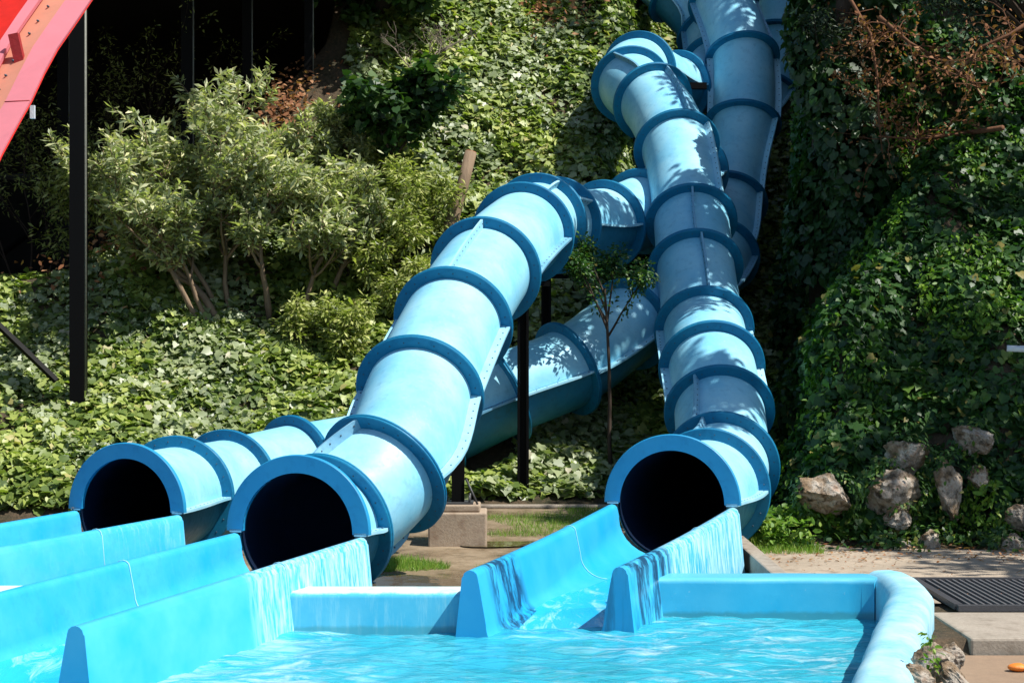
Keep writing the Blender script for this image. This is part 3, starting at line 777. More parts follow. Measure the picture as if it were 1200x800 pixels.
def ground_cover(name, n, region, size, tmpl, mat, label, depth=.42, seed=0, tilt=.78, shift=0., gap=-.22, biasup=.5, kind='stuff'):
    p, nr = hill_pts(n, region)
    cl = clump(p, 1.0, seed)
    off = np.clip(.16+.22*cl, 0, 1)*1.0
    p = p+nr*(off*RNG.random(len(p))**.5*depth*1.6)[:, None]+RNG.normal(size=p.shape)*.03
    keep = clearmask(p)&((cl > gap)|(RNG.random(len(p)) < .35))
    p, nr, cl = p[keep], nr[keep], cl[keep]
    m = len(p)
    ln = nr+np.array([0,-.15,biasup])+SUN*(.45 if biasup > .4 else .1)+RNG.normal(size=(m,3))*tilt
    dn = np.array([0,-.35,-1.0])+RNG.normal(size=(m,3))*.6
    big = clump(p, .35, seed+3)
    rnd = np.clip(RNG.beta(2,2.6,m)*.9+.22*big+.10*cl+shift, 0, 1)
    rnd = np.where(RNG.random(m) < .025, 1.0, rnd)
    sz = size*(.45+RNG.beta(2,3,m)*1.25)
    o = leafmesh(name, p, ln, sz, tmpl, mat, rnd, updir=dn)
    props(o, label, 'ground cover', kind=kind)
    return o
def xe_of(y): return np.interp(y, [18.6,22,25,27,30,34,50], [2.9,3.45,4.05,4.4,5.2,6.9,9])
left_r = lambda x, y, z: (y > 21.95) & (x < xe_of(y)-.1) & (z > .14)
right_r = lambda x, y, z: (x >= xe_of(y)-.15) & (z > .12)
under_deck = lambda x, y: (x < -3.0) & (y > 29.5)
ground_cover('ivy', 125000, lambda x,y,z: left_r(x,y,z) & (~under_deck(x,y)), .115, T_IVY, M['ivy'], 'glossy green ivy covering the sunlit bank on the left', seed=1, shift=.05)
ground_cover('ivy', 34000, lambda x,y,z: left_r(x,y,z) & (~under_deck(x,y)) & (np.sin(x*1.1+1)+np.sin(y*.9+x*.4) > -.1), .11, T_IVY, M['ivy_grey'], 'paler dusty ivy leaves among the green ivy of the left bank', seed=4, depth=.5)
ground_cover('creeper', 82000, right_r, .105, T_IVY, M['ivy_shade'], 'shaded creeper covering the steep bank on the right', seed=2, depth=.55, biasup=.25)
ground_cover('creeper', 26000, lambda x,y,z: right_r(x,y,z) & ((np.sin(x*2.6+y*1.4)+np.sin(y*2.9-x*1.1+2) > .45)|((x < xe_of(y)+.8)&(y < 22.5)&(np.sin(y*4)+np.sin(x*5) > -.2))|((x < xe_of(y)+.7)&(y > 24)&(y < 25.2))), .075, T_OVAL, M['creeper_bright'], 'bright young creeper strands over the right bank, with painted sun patches', seed=6, depth=.65, biasup=.1)  # brighter leaves along the bank edge paint in patches of sun

# ------------------------------------------------------------------ woody plants
def branchset(base, height_, spread, levels, seed, r0, lean=(0,0), nb=4, wig=.25, first=.35):
    rnd = random.Random(seed); segs = []; tips = []
    def grow(p, d, L, r, lev):
        pts = [p]; rad = [r]; n = 5; q = p.copy(); dd = d.copy()
        for i in range(n):
            dd = (dd+Vector((rnd.uniform(-wig,wig), rnd.uniform(-wig,wig), rnd.uniform(-.05,wig*.6)))).normalized()
            q = q+dd*L/n; pts.append(q.copy()); rad.append(r*(1-.55*(i+1)/n))
            if lev >= levels-1 and i >= 1: tips.append((q.copy(), dd.copy()))
        segs.append((pts, rad))
        if lev < levels:
            for k in range(nb):
                f = rnd.uniform(first, 1.0); i = min(int(f*n), n-1); o = pts[i].lerp(pts[i+1], f*n-i)
                a = rnd.uniform(0, 2*math.pi); side = Vector((math.cos(a), math.sin(a), 0))
                nd = (dd*.55+side*spread*rnd.uniform(.6,1.2)+Vector((0,0,rnd.uniform(0,.5)))).normalized()
                grow(o, nd, L*rnd.uniform(.5,.75)*(.5 if first > .7 else 1), r*.5, lev+1)
        tips.append((q.copy(), dd.copy()))
    grow(Vector(base), Vector((lean[0], lean[1], 1)).normalized(), height_, r0, 0)
    return segs, tips
def gz(x, y): return float(height(x, y))
def woody(name, base, label, cat, stems, leaf, lsize, mat, barkm, whorl=9, group=None, seed=1, tmpl=T_NARROW, updown=.5, rad=.16, crown_name='crown'):
    root = empty(name, base, label, cat, group)
    mb = MB(); tips = []
    for st in stems:
        sg, tp = branchset(**st); tips += tp
        for pts, r in sg: mb.tube(pts, r, 6 if r[0] > .02 else 4)
    mb.build('trunk', barkm, root)
    pos = []; nr = []; up = []; rn = []; sz = []
    g = np.random.default_rng(seed)
    for q, d in tips:
        m = whorl; d = np.array(d); q = np.array(q)
        cr = g.uniform(-.25, .25)
        for k in range(m):
            o = g.normal(size=3); o /= np.linalg.norm(o)
            if leaf == 'whorl': ax = d*.7+o*.9; pos.append(q+d*g.uniform(-.12,.05)+o*.01)
            else: ax = o+np.array([0,0,-updown]); pos.append(q+o*rad*g.random()**.5)
            up.append(ax); nr.append(g.normal(size=3)*.6+np.array([0,-.1,.9])); rn.append(np.clip(g.beta(2,2)+cr, 0, 1)); sz.append(lsize*g.uniform(.6,1.2))
    pos = np.array(pos); ok = clearmask(pos, .66)
    leafmesh(crown_name, pos[ok], np.array(nr)[ok], np.array(sz)[ok], tmpl, mat, np.array(rn)[ok], root, updir=np.array(up)[ok])
    return root
def stem(x, y, h, sp=.9, lv=3, seed=1, r=.05, lean=(0,0), nb=4, wig=.25, first=.35, z=None):
    return dict(base=(x, y, (gz(x, y) if z is None else z)-.05), height_=h, spread=sp, levels=lv, seed=seed, r0=r, lean=lean, nb=nb, wig=wig, first=first)

# large grey-green shrubs on the left bank
b1 = P(262,400,26.4); b2 = P(275,398,26.5); b3 = P(318,395,26.7)
woody('shrub', (b1.x, 26.4, gz(b1.x,26.4)), 'tall grey-green shrub with bent bare tan stems, in front of the dark posts', 'shrub',
      [stem(b1.x-.25, 26.3, 2.1, .7, 3, 77, .05, (-.70,.0), 4, .15, .5), stem(b1.x, 26.4, 1.45, .9, 3, 3, .07, (-.55,0), 5, .3, .5), stem(b1.x+.12, 26.5, 1.6, .9, 3, 8, .05, (-.15,.1), 5, .22, .5), stem(b1.x-.1, 26.6, 2.3, .8, 3, 15, .045, (-.75,.1), 5, .2, .45),
       stem(b1.x-.15, 26.3, 1.55, .9, 3, 21, .045, (-.35,-.1), 5, .2, .45)], 'whorl', .17, M['shrub'], M['bark'], 5, seed=1)
woody('shrub', (b3.x, 26.7, gz(b3.x,26.7)), 'broad grey-green shrub with an elbow-bent stem, right of the tallest shrub', 'shrub',
      [stem(b3.x, 26.6, 1.25, .9, 3, 31, .06, (.1,0), 5, .25, .4), stem(b3.x+.5, 26.7, 1.3, .9, 3, 35, .05, (.15,0), 5, .25, .35), stem(b3.x+.9, 27.0, 1.3, .9, 3, 37, .05, (.2,0), 5, .25, .3)],
      'whorl', .16, M['shrub'], M['bark'], 5, seed=2)
p_ = P(420,330,27.8)
woody('shrub', (p_.x, 28.2, gz(p_.x,28.2)), 'silvery green shrub near the dead twigs, high on the left bank', 'shrub',
      [stem(p_.x-.9, 28.4, .95, .9, 3, 41, .045, (-.1,0), 5, .25, .3), stem(p_.x-.1, 28.6, 1.0, .9, 3, 43, .045, (.1,0), 5, .25, .3), stem(p_.x-1.6, 28.0, .95, .9, 3, 44, .045, (0,0), 5, .25, .3)],
      'whorl', .14, M['shrub'], M['bark'], 8, seed=3)
# feathery light green plants behind the middle tube
for i, (px, y, h, lab) in enumerate([(462,27.6,.95,'feathery yellow-green plant left of the sawn stump'), (498,26.6,.55,'low feathery plant directly behind the top bend of the middle tube'),
                                 (436,27.2,.75,'feathery light green plant between the shrubs and the middle tube'), (388,26.0,.55,'small bright green plant among the ivy below the broad shrub'),
                                 (120,28.2,1.3,'yellowish thin-leaved plant just right of the tall black post')]):
    x = (px-600)/F*y
    woody('feathery_plant', (x, y, gz(x,y)), lab, 'plant', [stem(x+dx, y+dy, h, .8, 2, 50+i*5+k, .02, (dx,dy), 5, .25, .2) for k, (dx, dy) in enumerate([(-.3,0),(0,.1),(.3,-.05),(.1,-.25)])],
          'cloud', .13, M['fern'], M['bark_dark'], 8, seed=20+i, tmpl=T_NARROW, rad=.14, group='feathery plants on the left bank', crown_name='foliage')
# dark sapling and stump
x = (466-600)/F*28.2
woody('sapling', (x, 28.2, gz(x,28.2)), 'dark leafy sapling with a thin trunk left of the sawn stump', 'tree', [stem(x, 28.2, 1.5, .8, 2, 61, .05, (.02,0), 6, .12, .5)], 'cloud', .15, M['tree'], M['bark_dark'], 16, seed=30, tmpl=T_IVY, rad=.22)
s0 = P(528,262,27.6); s1 = P(552,178,27.7)
root = empty('tree_stump', s0, 'leaning sawn stump with a reddish cut top among the ivy', 'stump')
mb = MB(); mb.tube([s0+V(-.02,0,-.5), s0, s0.lerp(s1,.5)+V(.02,0,0), s1], [.14,.12,.10,.095], 12); mb.build('stem', M['bark'], root)
mb = MB(); d = (s1-s0).normalized(); mb.tube([s1, s1+d*.01], [.092,.088], 12); mb.build('cut_face', M['cut'], root)
# thin young tree in front of the gully
x = (716-600)/F*22.6
woody('young_tree', (x, 22.6, gz(x,22.6)), 'thin young tree with small leaves between the middle and right tubes', 'tree', [stem(x, 22.6, 2.55, .38, 2, 71, .032, (-.02,0), 6, .06, .72)], 'cloud', .065, M['ivy_shade'], M['bark_dark'], 17, seed=33, tmpl=T_OVAL, rad=.13)
# dead bare twigs
x = (473-600)/F*30.5
sg, tp = branchset((x, 30.5, gz(x,30.5)+.1), 1.0, 1.1, 3, 81, .03, (.9,0), 5, .3, .15)
mb = MB()
for pts, r in sg: mb.tube(pts, r, 4)
props(mb.build('dead_shrub', M['bark_grey'], origin=(x,30.5,gz(x,30.5))), 'bare grey dead shrub of thin twigs high on the left bank', 'dead shrub')

# trees: tapered trunk, limbs, leaf clumps
def tree(base, h, crown_c, crown_r, label, seed, nclump=55, per=110, lsize=.17, mat=None, tmpl=T_OVAL, group=None, flat=.8, name='tree', clumpr=.5):
    root = empty(name, base, label, 'tree', group)
    rr = random.Random(seed); g = np.random.default_rng(seed)
    base = Vector(base); cc = Vector(crown_c); mb = MB()
    top = cc+Vector((0,0,crown_r*.4))
    tp = [base.lerp(top, i/7)+Vector((rr.uniform(-.12,.12), rr.uniform(-.12,.12), 0))*(1 if 0 < i < 7 else 0) for i in range(8)]
    mb.tube(tp, [.20*(1-.75*i/7) for i in range(8)], 10)
    pos = []; nr = []; up = []; rn = []; sz = []
    for c in range(nclump):
        o = g.normal(size=3); o /= np.linalg.norm(o); o *= g.random()**.4*crown_r; o[2] *= flat
        q = np.array(cc)+o
        s = tp[rr.randint(3,6)]; e = Vector(q); midp = s.lerp(e, .5)+Vector((0,0,-.15))
        mb.tube([s, midp, e], [.05,.03,.012], 5)
        cl = g.uniform(-.2,.2); r = clumpr*g.uniform(.6,1.3)
        for k in range(per):
            u = g.normal(size=3); u /= np.linalg.norm(u); u *= r*g.random()**.45; u[2] *= .6
            pos.append(q+u); nr.append(g.normal(size=3)*.7+np.array([0,0,.8])); up.append(g.normal(size=3)+np.array([0,0,-.5]))
            rn.append(np.clip(g.beta(2,2)+cl, 0, 1)); sz.append(lsize*g.uniform(.6,1.2))
    mb.build('trunk', M['bark_dark'], root)
    pos = np.array(pos); ok = clearmask(pos, .75)
    leafmesh('crown', pos[ok], np.array(nr)[ok], np.array(sz)[ok], tmpl, mat or M['tree'], np.array(rn)[ok], root, updir=np.array(up)[ok])
    return root
TG = 'trees on the right bank that shade the slides'
for i, (bx, by, cx, cy, cz, cr, nc, lab) in enumerate([
    (11.0,15.0, 10.6,14.8,7.1,2.2,46,'leafy tree on the flat ground right of the path, nearest the pool'),
    (9.6,18.4, 9.3,17.9,8.2,2.0,34,'leafy tree at the foot of the right bank above the rocks'),
    (8.9,22.0, 8.8,22.0,10.9,2.2,18,'leafy tree half way up the right bank, leaning over the slides'),
    (9.2,26.0, 8.4,26.0,12.8,2.6,27,'tall leafy tree high on the right bank beside the upper tubes'),
    (7.8,31.0, 7.3,30.6,15.6,2.8,27,'tallest leafy tree at the top of the right bank')]):
    tree((bx, by, gz(bx,by)-.1), 0, (cx,cy,cz), cr, lab, 100+i, nc, 95, .19, group=TG)
tree((8.4,20.4,gz(8.4,20.4)-.1), 0, (6.7,18.5,8.9), 1.0, 'slender unseen leafy tree added above the boulders to shade the right tube', 118, 20, 90, .17, group=TG, clumpr=.42)  # out of view, added to dapple the lower right tube
tree((8.5,22.9,gz(8.5,22.9)-.1), 0, (5.3,22.2,9.4), 1.65, 'smaller unseen leafy tree added over the gully to shade the crossing tubes', 117, 50, 95, .17, group=TG, clumpr=.42)  # out of view, added to put shade on the tubes in the gully
# dark evergreen at the top of the left bank
tree((-2.6,32.6,gz(-2.6,32.6)-.1), 0, (-2.55,31.7,9.3), 1.5, 'dark evergreen tree at the top of the left bank beside the black void', 120, 40, 110, .15, tmpl=T_IVY, mat=M['tree'])
tree((4.8,25.9,gz(4.8,25.9)-.1), 0, (4.75,25.2,6.7), .75, 'grey-green juniper hanging over the upper tubes at the top edge', 121, 26, 120, .10, tmpl=T_NARROW, mat=M['tree_grey'], name='juniper', clumpr=.3)
tree((8.3,25.4,gz(8.3,25.4)-.1), 0, (6.6,23.3,6.9), .8, 'grey-green juniper in the top right corner above the dead branches', 122, 26, 120, .10, tmpl=T_NARROW, mat=M['tree_grey'], name='juniper', clumpr=.32)

# ivy-clad overhang beside the upper tubes: a leaning ivy-covered tree
def ivy_column():
    base = (4.75, 25.6, gz(4.75,25.6)-.1)
    root = empty('ivy_covered_tree', base, 'dark ivy-covered tree trunk hanging with leaves right of the upper tubes', 'tree')
    mb = MB(); mb.tube([V(4.75,25.6,base[2]), V(4.72,25.4,5.3), V(4.75,25.0,6.6), V(5.0,24.6,7.9)], [.3,.26,.2,.12], 12); mb.build('trunk', M['bark_dark'], root)
    g = np.random.default_rng(5); n = 9000
    z = g.uniform(3.2, 7.9, n); a = g.uniform(0, 2*math.pi, n)
    r = (.60+.22*np.sin(z*2.1+a*2))*g.uniform(.35,1.1,n)**.4
    x = 4.95+.06*z*0+r*np.cos(a)*1.15; y = 25.1+r*np.sin(a)*.9
    out = np.stack([np.cos(a), np.sin(a), np.full(n,.35)], -1)
    pos = np.stack([x,y,z], -1)
    hole = ((x-5.0)**2/.16+((z-5.2)/1.0)**2 < 1) & (y < 25.1)
    ok = clearmask(pos,.72) & (~hole | (g.random(n) < .45))
    leafmesh('crown', pos[ok], (out+g.normal(size=(n,3))*.5)[ok], (.13*g.uniform(.5,1.3,n))[ok], T_IVY, M['tree'], np.clip(g.beta(2,2.5,n)-.05,0,1)[ok], root, updir=(np.array([0,0,-1.])+g.normal(size=(n,3))*.4)[ok])
ivy_column()
# dead brown branches, top right
def dead_branch(name, pts, r, seed, label, mat, side=.6, nb=10, leaves=0):
    root = empty(name, pts[0], label, 'dead branch')
    rr = random.Random(seed); mb = MB(); tips = []
    mb.tube(pts, [r*(1-.7*i/(len(pts)-1)) for i in range(len(pts))], 8)
    for k in range(nb):
        f = rr.uniform(.1,1)*(len(pts)-1); i = min(int(f), len(pts)-2); o = Vector(pts[i]).lerp(Vector(pts[i+1]), f-i)
        d = Vector((rr.uniform(-1,1), rr.uniform(-.6,.6), rr.uniform(-.7,.7))).normalized(); q = o.copy(); pp = [q.copy()]
        for s in range(5):
            d = (d+Vector((rr.uniform(-.4,.4), rr.uniform(-.3,.3), rr.uniform(-.4,.3)))).normalized(); q = q+d*side/5; pp.append(q.copy()); tips.append(q.copy())
        mb.tube(pp, [r*.3,r*.24,r*.2,r*.15,r*.1,r*.06], 4)
    mb.build('limb', mat, root)
    if leaves:
        g = np.random.default_rng(seed); idx = g.integers(0, len(tips), leaves)
        pos = np.array([tuple(tips[i]) for i in idx])+g.normal(size=(leaves,3))*.05
        leafmesh('dry_leaves', pos, g.normal(size=(leaves,3)), .07*g.uniform(.5,1.3,leaves), T_OVAL, M['dry'], g.random(leaves), root)
    return root
dead_branch('dead_branch', [P(985,-20,24.5),P(1020,40,24.4),P(1028,90,24.3),P(1030,140,24.3),P(1034,180,24.4)], .03, 201, 'hanging brown dead branch, upright, left of the horizontal limb', M['bark_red'], .75, 34, 700)
dead_branch('dead_branch', [P(1175,150,24.0),P(1120,158,24.9),P(1075,163,24.9),P(1030,160,24.0)], .04, 202, 'bare brown limb lying almost level in the creeper', M['bark_red'], .6, 26, 300)
dead_branch('dead_branch', [P(1030,20,24.2),P(1065,50,24.0),P(1110,75,24.8),P(1150,105,24.7)], .035, 203, 'bare brown branch slanting down to the right below the top edge', M['bark_red'], .7, 30, 350)
dead_branch('dead_branch', [P(1215,20,21.2),P(1185,40,21.2),P(1150,55,21.2),P(1120,90,21.3)], .03, 204, 'reddish dead twigs with rusty leaves in the top right corner', M['bark_red'], .8, 22, 420)
# dry leaf litter patches
def litter(px, py, y, rx, n, label, ry=.5):
    x0 = (px-600)/F*y; g = RNG
    x = x0+g.normal(size=n)*rx; yy = y+g.normal(size=n)*ry
    z = height(x, yy); pos = np.stack([x, yy, z+g.uniform(.10,.42,n)], -1)
    o = leafmesh('dry_leaves', pos, np.array([0,-.5,.8])+g.normal(size=(n,3))*.5, .11*g.uniform(.5,1.3,n), T_OVAL, M['dry'], g.random(n))
    props(o, label, 'dead leaves', kind='stuff')
litter(335,120,30.2,.30,500,'patch of rusty dead leaves beside the dark posts')
litter(650,5,32.6,.35,400,'rusty dead leaves near the top edge above the bank')
litter(160,290,27.6,.8,450,'rusty dry leaves scattered under the tall shrub')

# grass and litter on the flat
def grass(name, n, xr, yr, size, label, mask=None, mat='grass'):
    x = RNG.uniform(*xr, n); y = RNG.uniform(*yr, n)
    if mask is not None: k = mask(x, y); x, y = x[k], y[k]
    m = len(x); z = height(x, y, False); pos = np.stack([x, y, z], -1)
    ok = clearmask(pos, .5); pos = pos[ok]; m = len(pos)
    up = np.array([0,0,1.])+RNG.normal(size=(m,3))*.45
    nrm = RNG.normal(size=(m,3)); nrm[:,2] *= .3
    o = leafmesh(name, pos, nrm, size*RNG.uniform(.4,1.3,m), T_BLADE if mat=='grass' else T_OVAL, M[mat], RNG.random(m), updir=up)
    return props(o, label, 'grass', kind='stuff')
def patchy(x, y, s=1.0, t=0.0): return np.sin(x*2.3*s+1.1*np.sin(y*1.7))+np.sin(y*3.1*s+x) > t
grass('grass', 15000, (-1.4,.35), (16.2,17.7), .085, 'bright grass growing round the puddle in front of the footing', lambda x,y: patchy(x,y,1,.1)&(y>16.4+.3*np.sin(x*3)))
grass('grass', 16000, (-.35,2.3), (19.4,21.6), .075, 'shaded grass strip below the ivy bank', lambda x,y: patchy(x,y,1.2,-.2))
grass('grass', 4200, (2.55,3.3), (18.0,19.3), .11, 'bright weeds at the foot of the right tube', lambda x,y: patchy(x,y,2,-.8), mat='grass')
def weeds(n, xr, yr, size, label, mat, hz=.25):
    x = RNG.uniform(*xr, n); y = RNG.uniform(*yr, n); k = patchy(x, y, 2.2, -.2); x, y = x[k], y[k]; m = len(x)
    z = height(x, y)+RNG.random(m)*hz
    o = leafmesh('weeds', np.stack([x,y,z],-1), RNG.normal(size=(m,3))*.5+np.array([0,-.3,.8]), size*RNG.uniform(.5,1.3,m), T_OVAL, M[mat], RNG.random(m))
    props(o, label, 'weeds', kind='stuff')
weeds(2600, (2.75,3.6), (18.3,19.6), .09, 'sunlit weeds between the right tube and the big boulder', 'creeper_bright', .35)
weeds(3200, (3.0,8.5), (18.2,19.1), .085, 'dark low weeds along the foot of the rocky bank', 'ivy_shade', .18)
# puddle
mb = MB(); c = V(-.95,16.0,0); pts = []
for i in range(40):
    a = i/40*2*math.pi; r = 1+.22*math.sin(3*a+1)+.12*math.sin(7*a)
    pts.append((-.62+1.0*r*math.cos(a), 15.55+.85*r*math.sin(a), .052))
mb.add(pts, [tuple(range(40))]); props(mb.build('water', M['puddle']), kind='structure')
mb = MB(); pts = []
for i in range(36):
    a = i/36*2*math.pi; r = 1+.2*math.sin(2*a+1)+.14*math.sin(5*a)
    pts.append((.15+.75*r*math.cos(a), 18.9+.35*r*math.sin(a), float(height(.15,18.9,False))+.02))
mb.add(pts, [tuple(range(36))]); props(mb.build('water', M['puddle']), kind='structure')

# ------------------------------------------------------------------ rocks
import bmesh
def rock(loc, size, seed, label, group='limestone boulders at the foot of the right bank', rot=0):
    bm = bmesh.new(); bmesh.ops.create_icosphere(bm, subdivisions=6, radius=1)
    sx, sy, sz = size; R = Matrix.Rotation(rot, 3, 'Y')
    rr = random.Random(seed); cuts = [(Vector((rr.uniform(-1,1), rr.uniform(-1,1), rr.uniform(-.6,1))).normalized(), rr.uniform(.42,.8)) for _ in range(14)]
    for v in bm.verts:
        n = v.co.copy()
        for d, c in cuts:
            k = n.dot(d)
            if k > c: n -= d*(k-c)*.92
        f = mnoise.fractal(n*2.3+Vector((seed,0,0)), 1.0, 2.0, 6)*.13
        rdg = abs(mnoise.noise(n*4+Vector((0,seed,0))))*.12
        n = n*(1+f-rdg)
        v.co = R@Vector((n.x*sx, n.y*sy, n.z*sz))
    me = bpy.data.meshes.new('boulder'); bm.to_mesh(me); bm.free()
    for p in me.polygons: p.use_smooth = True
    me.materials.append(M['rock'])
    o = bpy.data.objects.new('boulder', me); COL.objects.link(o); o.location = loc
    o.modifiers.new('edge', 'EDGE_SPLIT').split_angle = math.radians(28)
    return props(o, label, 'boulder', group)
for i, (px, py, d, w, h, lab) in enumerate([
    (967,578,18.75,.28,.27,'squat rounded boulder nearest the right tube'),
    (1046,572,18.9,.26,.28,'brown hollowed boulder in the middle of the rock group'),
    (1062,535,19.2,.22,.20,'pale jagged boulder on top of the brown hollowed one'),
    (1056,606,18.8,.17,.12,'low boulder under the brown hollowed one'),
    (1112,570,18.9,.15,.30,'tall narrow grey boulder half hidden in creeper'),
    (1138,511,19.3,.21,.17,'pale boulder highest in the bank, ringed by creeper'),
    (1146,560,19.0,.12,.12,'small reddish boulder right of the tall narrow one'),
    (1091,632,18.4,.12,.13,'small pointed boulder at the edge of the path'),
    (1061,637,18.5,.08,.07,'little stone left of the small pointed boulder'),
    (1192,605,18.6,.15,.13,'boulder cut by the right edge, in the creeper'),
    (1184,636,18.3,.14,.13,'brown boulder low by the right edge'),
    (1192,652,18.0,.09,.075,'small white stone on the path by the right edge')]):
    p = P(px, py, d+.12); rock(p, (w*1.3, w*1.1, h*1.25), 300+i*7, lab, rot=.2*math.sin(i*3))
g = np.random.default_rng(77); PP = []; NN = []
for o in [o for o in COL.objects if o.name.startswith('boulder')]:
    c = np.array(o.location); dm = np.array(o.dimensions)/2
    dm = np.array([max(v.co[k] for v in o.data.vertices) for k in range(3)]) if dm[0] == 0 else dm
    n = int(900*dm[0]*dm[2]*9); u = g.normal(size=(n,3)); u /= np.linalg.norm(u, axis=1, keepdims=True); u[:,1] = -abs(u[:,1])
    a = np.arctan2(u[:,2], u[:,0]); ph = g.uniform(0, 6.28)
    rim_ = np.sqrt(u[:,0]**2+u[:,2]**2)
    k = (rim_ > .90+.12*np.sin(a*2+ph)) | (g.random(n) < .01)
    p = c+u[k]*dm*1.12+g.normal(size=(k.sum(),3))*.03; PP.append(p); NN.append(u[k]+np.array([0,-.3,.5])+g.normal(size=(k.sum(),3))*.4)
PP = np.concatenate(PP); NN = np.concatenate(NN)
o = leafmesh('creeper', PP, NN, .07*g.uniform(.5,1.3,len(PP)), T_OVAL, M['ivy_shade'], np.clip(g.beta(2,2,len(PP))+.1,0,1), updir=np.array([0,0,-1.])+g.normal(size=PP.shape)*.5)
props(o, 'creeper strands growing over the edges of the boulders', 'ground cover', kind='stuff')
# rubble by the pool rim
rub = [(1098,778,10.6,.10,.10,'chunk of grey masonry rubble leaning on the pool rim, largest of the pile'),(1120,772,10.8,.075,.085,'tan broken brick chunk right of the largest rubble piece'),(1085,800,10.3,.12,.07,'low rubble piece at the bottom edge under the pile'),(1128,798,10.4,.10,.055,'orange-brown rubble piece at the right of the pile')]
for i, (px, py, d, w, h, lab) in enumerate(rub):
    o = rock(P(px-8,py-4,d), (w*1.45, w*1.2, h*1.4), 400+i*3, lab, 'broken masonry by the pool rim', rot=.3*i); o.name = 'rubble'; o['category'] = 'rubble'
# rubble weed
woody('small_weed', (P(1094,790,10.4).x, 10.35, .1), 'little green weed growing in the rubble by the pool rim', 'plant', [stem(P(1094,790,10.4).x, 10.35, .20, .5, 1, 500, .004, (-.1,0), 3, .15, .3, z=.25)], 'cloud', .045, M['creeper_bright'], M['bark'], 3, seed=90, tmpl=T_OVAL, rad=.03, crown_name='foliage')
# step slab, grate, plank, fruit at bottom right
mb = MB(); mb.box((5.23,13.58,-.05), (3.5,1.26,.20)); o = bevel(mb.build('step_slab', M['kerb'], origin=(5.25,13.55,0)), .02)
props(o, 'weathered concrete step slab below the drain grate', 'slab')
mb = MB(); pl = [(2.58,10.6),(6.9,10.6),(6.9,12.93),(3.27,12.93)]
mb.add([(x,y,-.12) for x,y in pl]+[(x,y,-.075) for x,y in pl], [(3,2,1,0),(4,5,6,7),(0,1,5,4),(1,2,6,5),(2,3,7,6),(3,0,4,7)]); o = mb.build('plank', M['plank'], origin=(5.4,12.0,-.1))
props(o, 'brown plank floor below the concrete step at the bottom right', 'plank')
def grate():
    root = empty('drain_grate', (4.9,15.0,.05), 'dark iron drain grate of parallel bars set beside the path', 'grate')
    x0, x1, y0, y1, z = 3.72, 6.6, 14.25, 15.9, .078
    mb = MB(); mb.box(((x0+x1)/2, (y0+y1)/2, z-.022), (x1-x0-.1, y1-y0-.1, .01)); mb.build('pit', M['pit'], root)
    mb = MB()
    mb.box(((x0+x1)/2, y0, z), (x1-x0, .07, .05)); mb.box(((x0+x1)/2, y1, z), (x1-x0, .07, .05))
    mb.box((x0+.02, (y0+y1)/2, z+.003), (.07, y1-y0-.08, .05)); mb.box((x1-.02, (y0+y1)/2, z+.003), (.07, y1-y0-.08, .05))
    mb.build('frame', M['grate'], root)
    n = 44
    for i in range(n):
        x = x0+.13+i*(x1-x0-.24)/(n-1)
        mb = MB(); mb.box((x, (y0+y1)/2, z-.002), (.020, y1-y0-.08, .035)); mb.build('bar', M['grate_bar'], root)
grate()
g_ = RNG
def leaf_scatter(n, xr, yr, label, name='fallen_leaves', z0=.045, s=.05):
    x = g_.uniform(*xr, n); y = g_.uniform(*yr, n); z = height(x, y, False)+z0
    o = leafmesh(name, np.stack([x,y,z],-1), np.array([0,0,1.])+g_.normal(size=(n,3))*.25, s*g_.uniform(.4,1.3,n), T_OVAL, M['dry'], g_.random(n)); props(o, label, 'fallen leaves', kind='stuff')
leaf_scatter(900, (2.6,8), (17.3,18.9), 'brown fallen leaves along the edge of the path by the rocks')
leaf_scatter(260, (2.5,6), (14.8,17.4), 'few fallen leaves scattered over the path', s=.035)
weeds(500, (4.7,6.5), (14.3,14.9), .07, 'green weeds growing over the near edge of the drain grate', 'ivy_shade', .14)
# fruit
bm = bmesh.new(); bmesh.ops.create_uvsphere(bm, u_segments=20, v_segments=12, radius=.055)
for v in bm.verts:
    v.co.z *= .55; v.co.x *= 1.5
    if v.co.x > .02: v.co.z *= .7
me = bpy.data.meshes.new('fruit'); bm.to_mesh(me); bm.free(); me.materials.append(M['fruit'])
for p in me.polygons: p.use_smooth = True
o = bpy.data.objects.new('fruit', me); COL.objects.link(o); o.location = P(1194,783,12.3)+V(0,0,0); o.location.z = -.045
props(o, 'bright orange piece of fruit on the plank at the bottom right', 'fruit')
# white pipe on right
mb = MB(); a = P(1180,408,18.6); b = P(1230,410,18.5); mb.tube([a, b, b+V(1.0,.2,.0)], .035, 12)
props(mb.build('pipe', M['white_pipe'], origin=a), 'short white pipe sticking out of the creeper at the right edge', 'pipe')

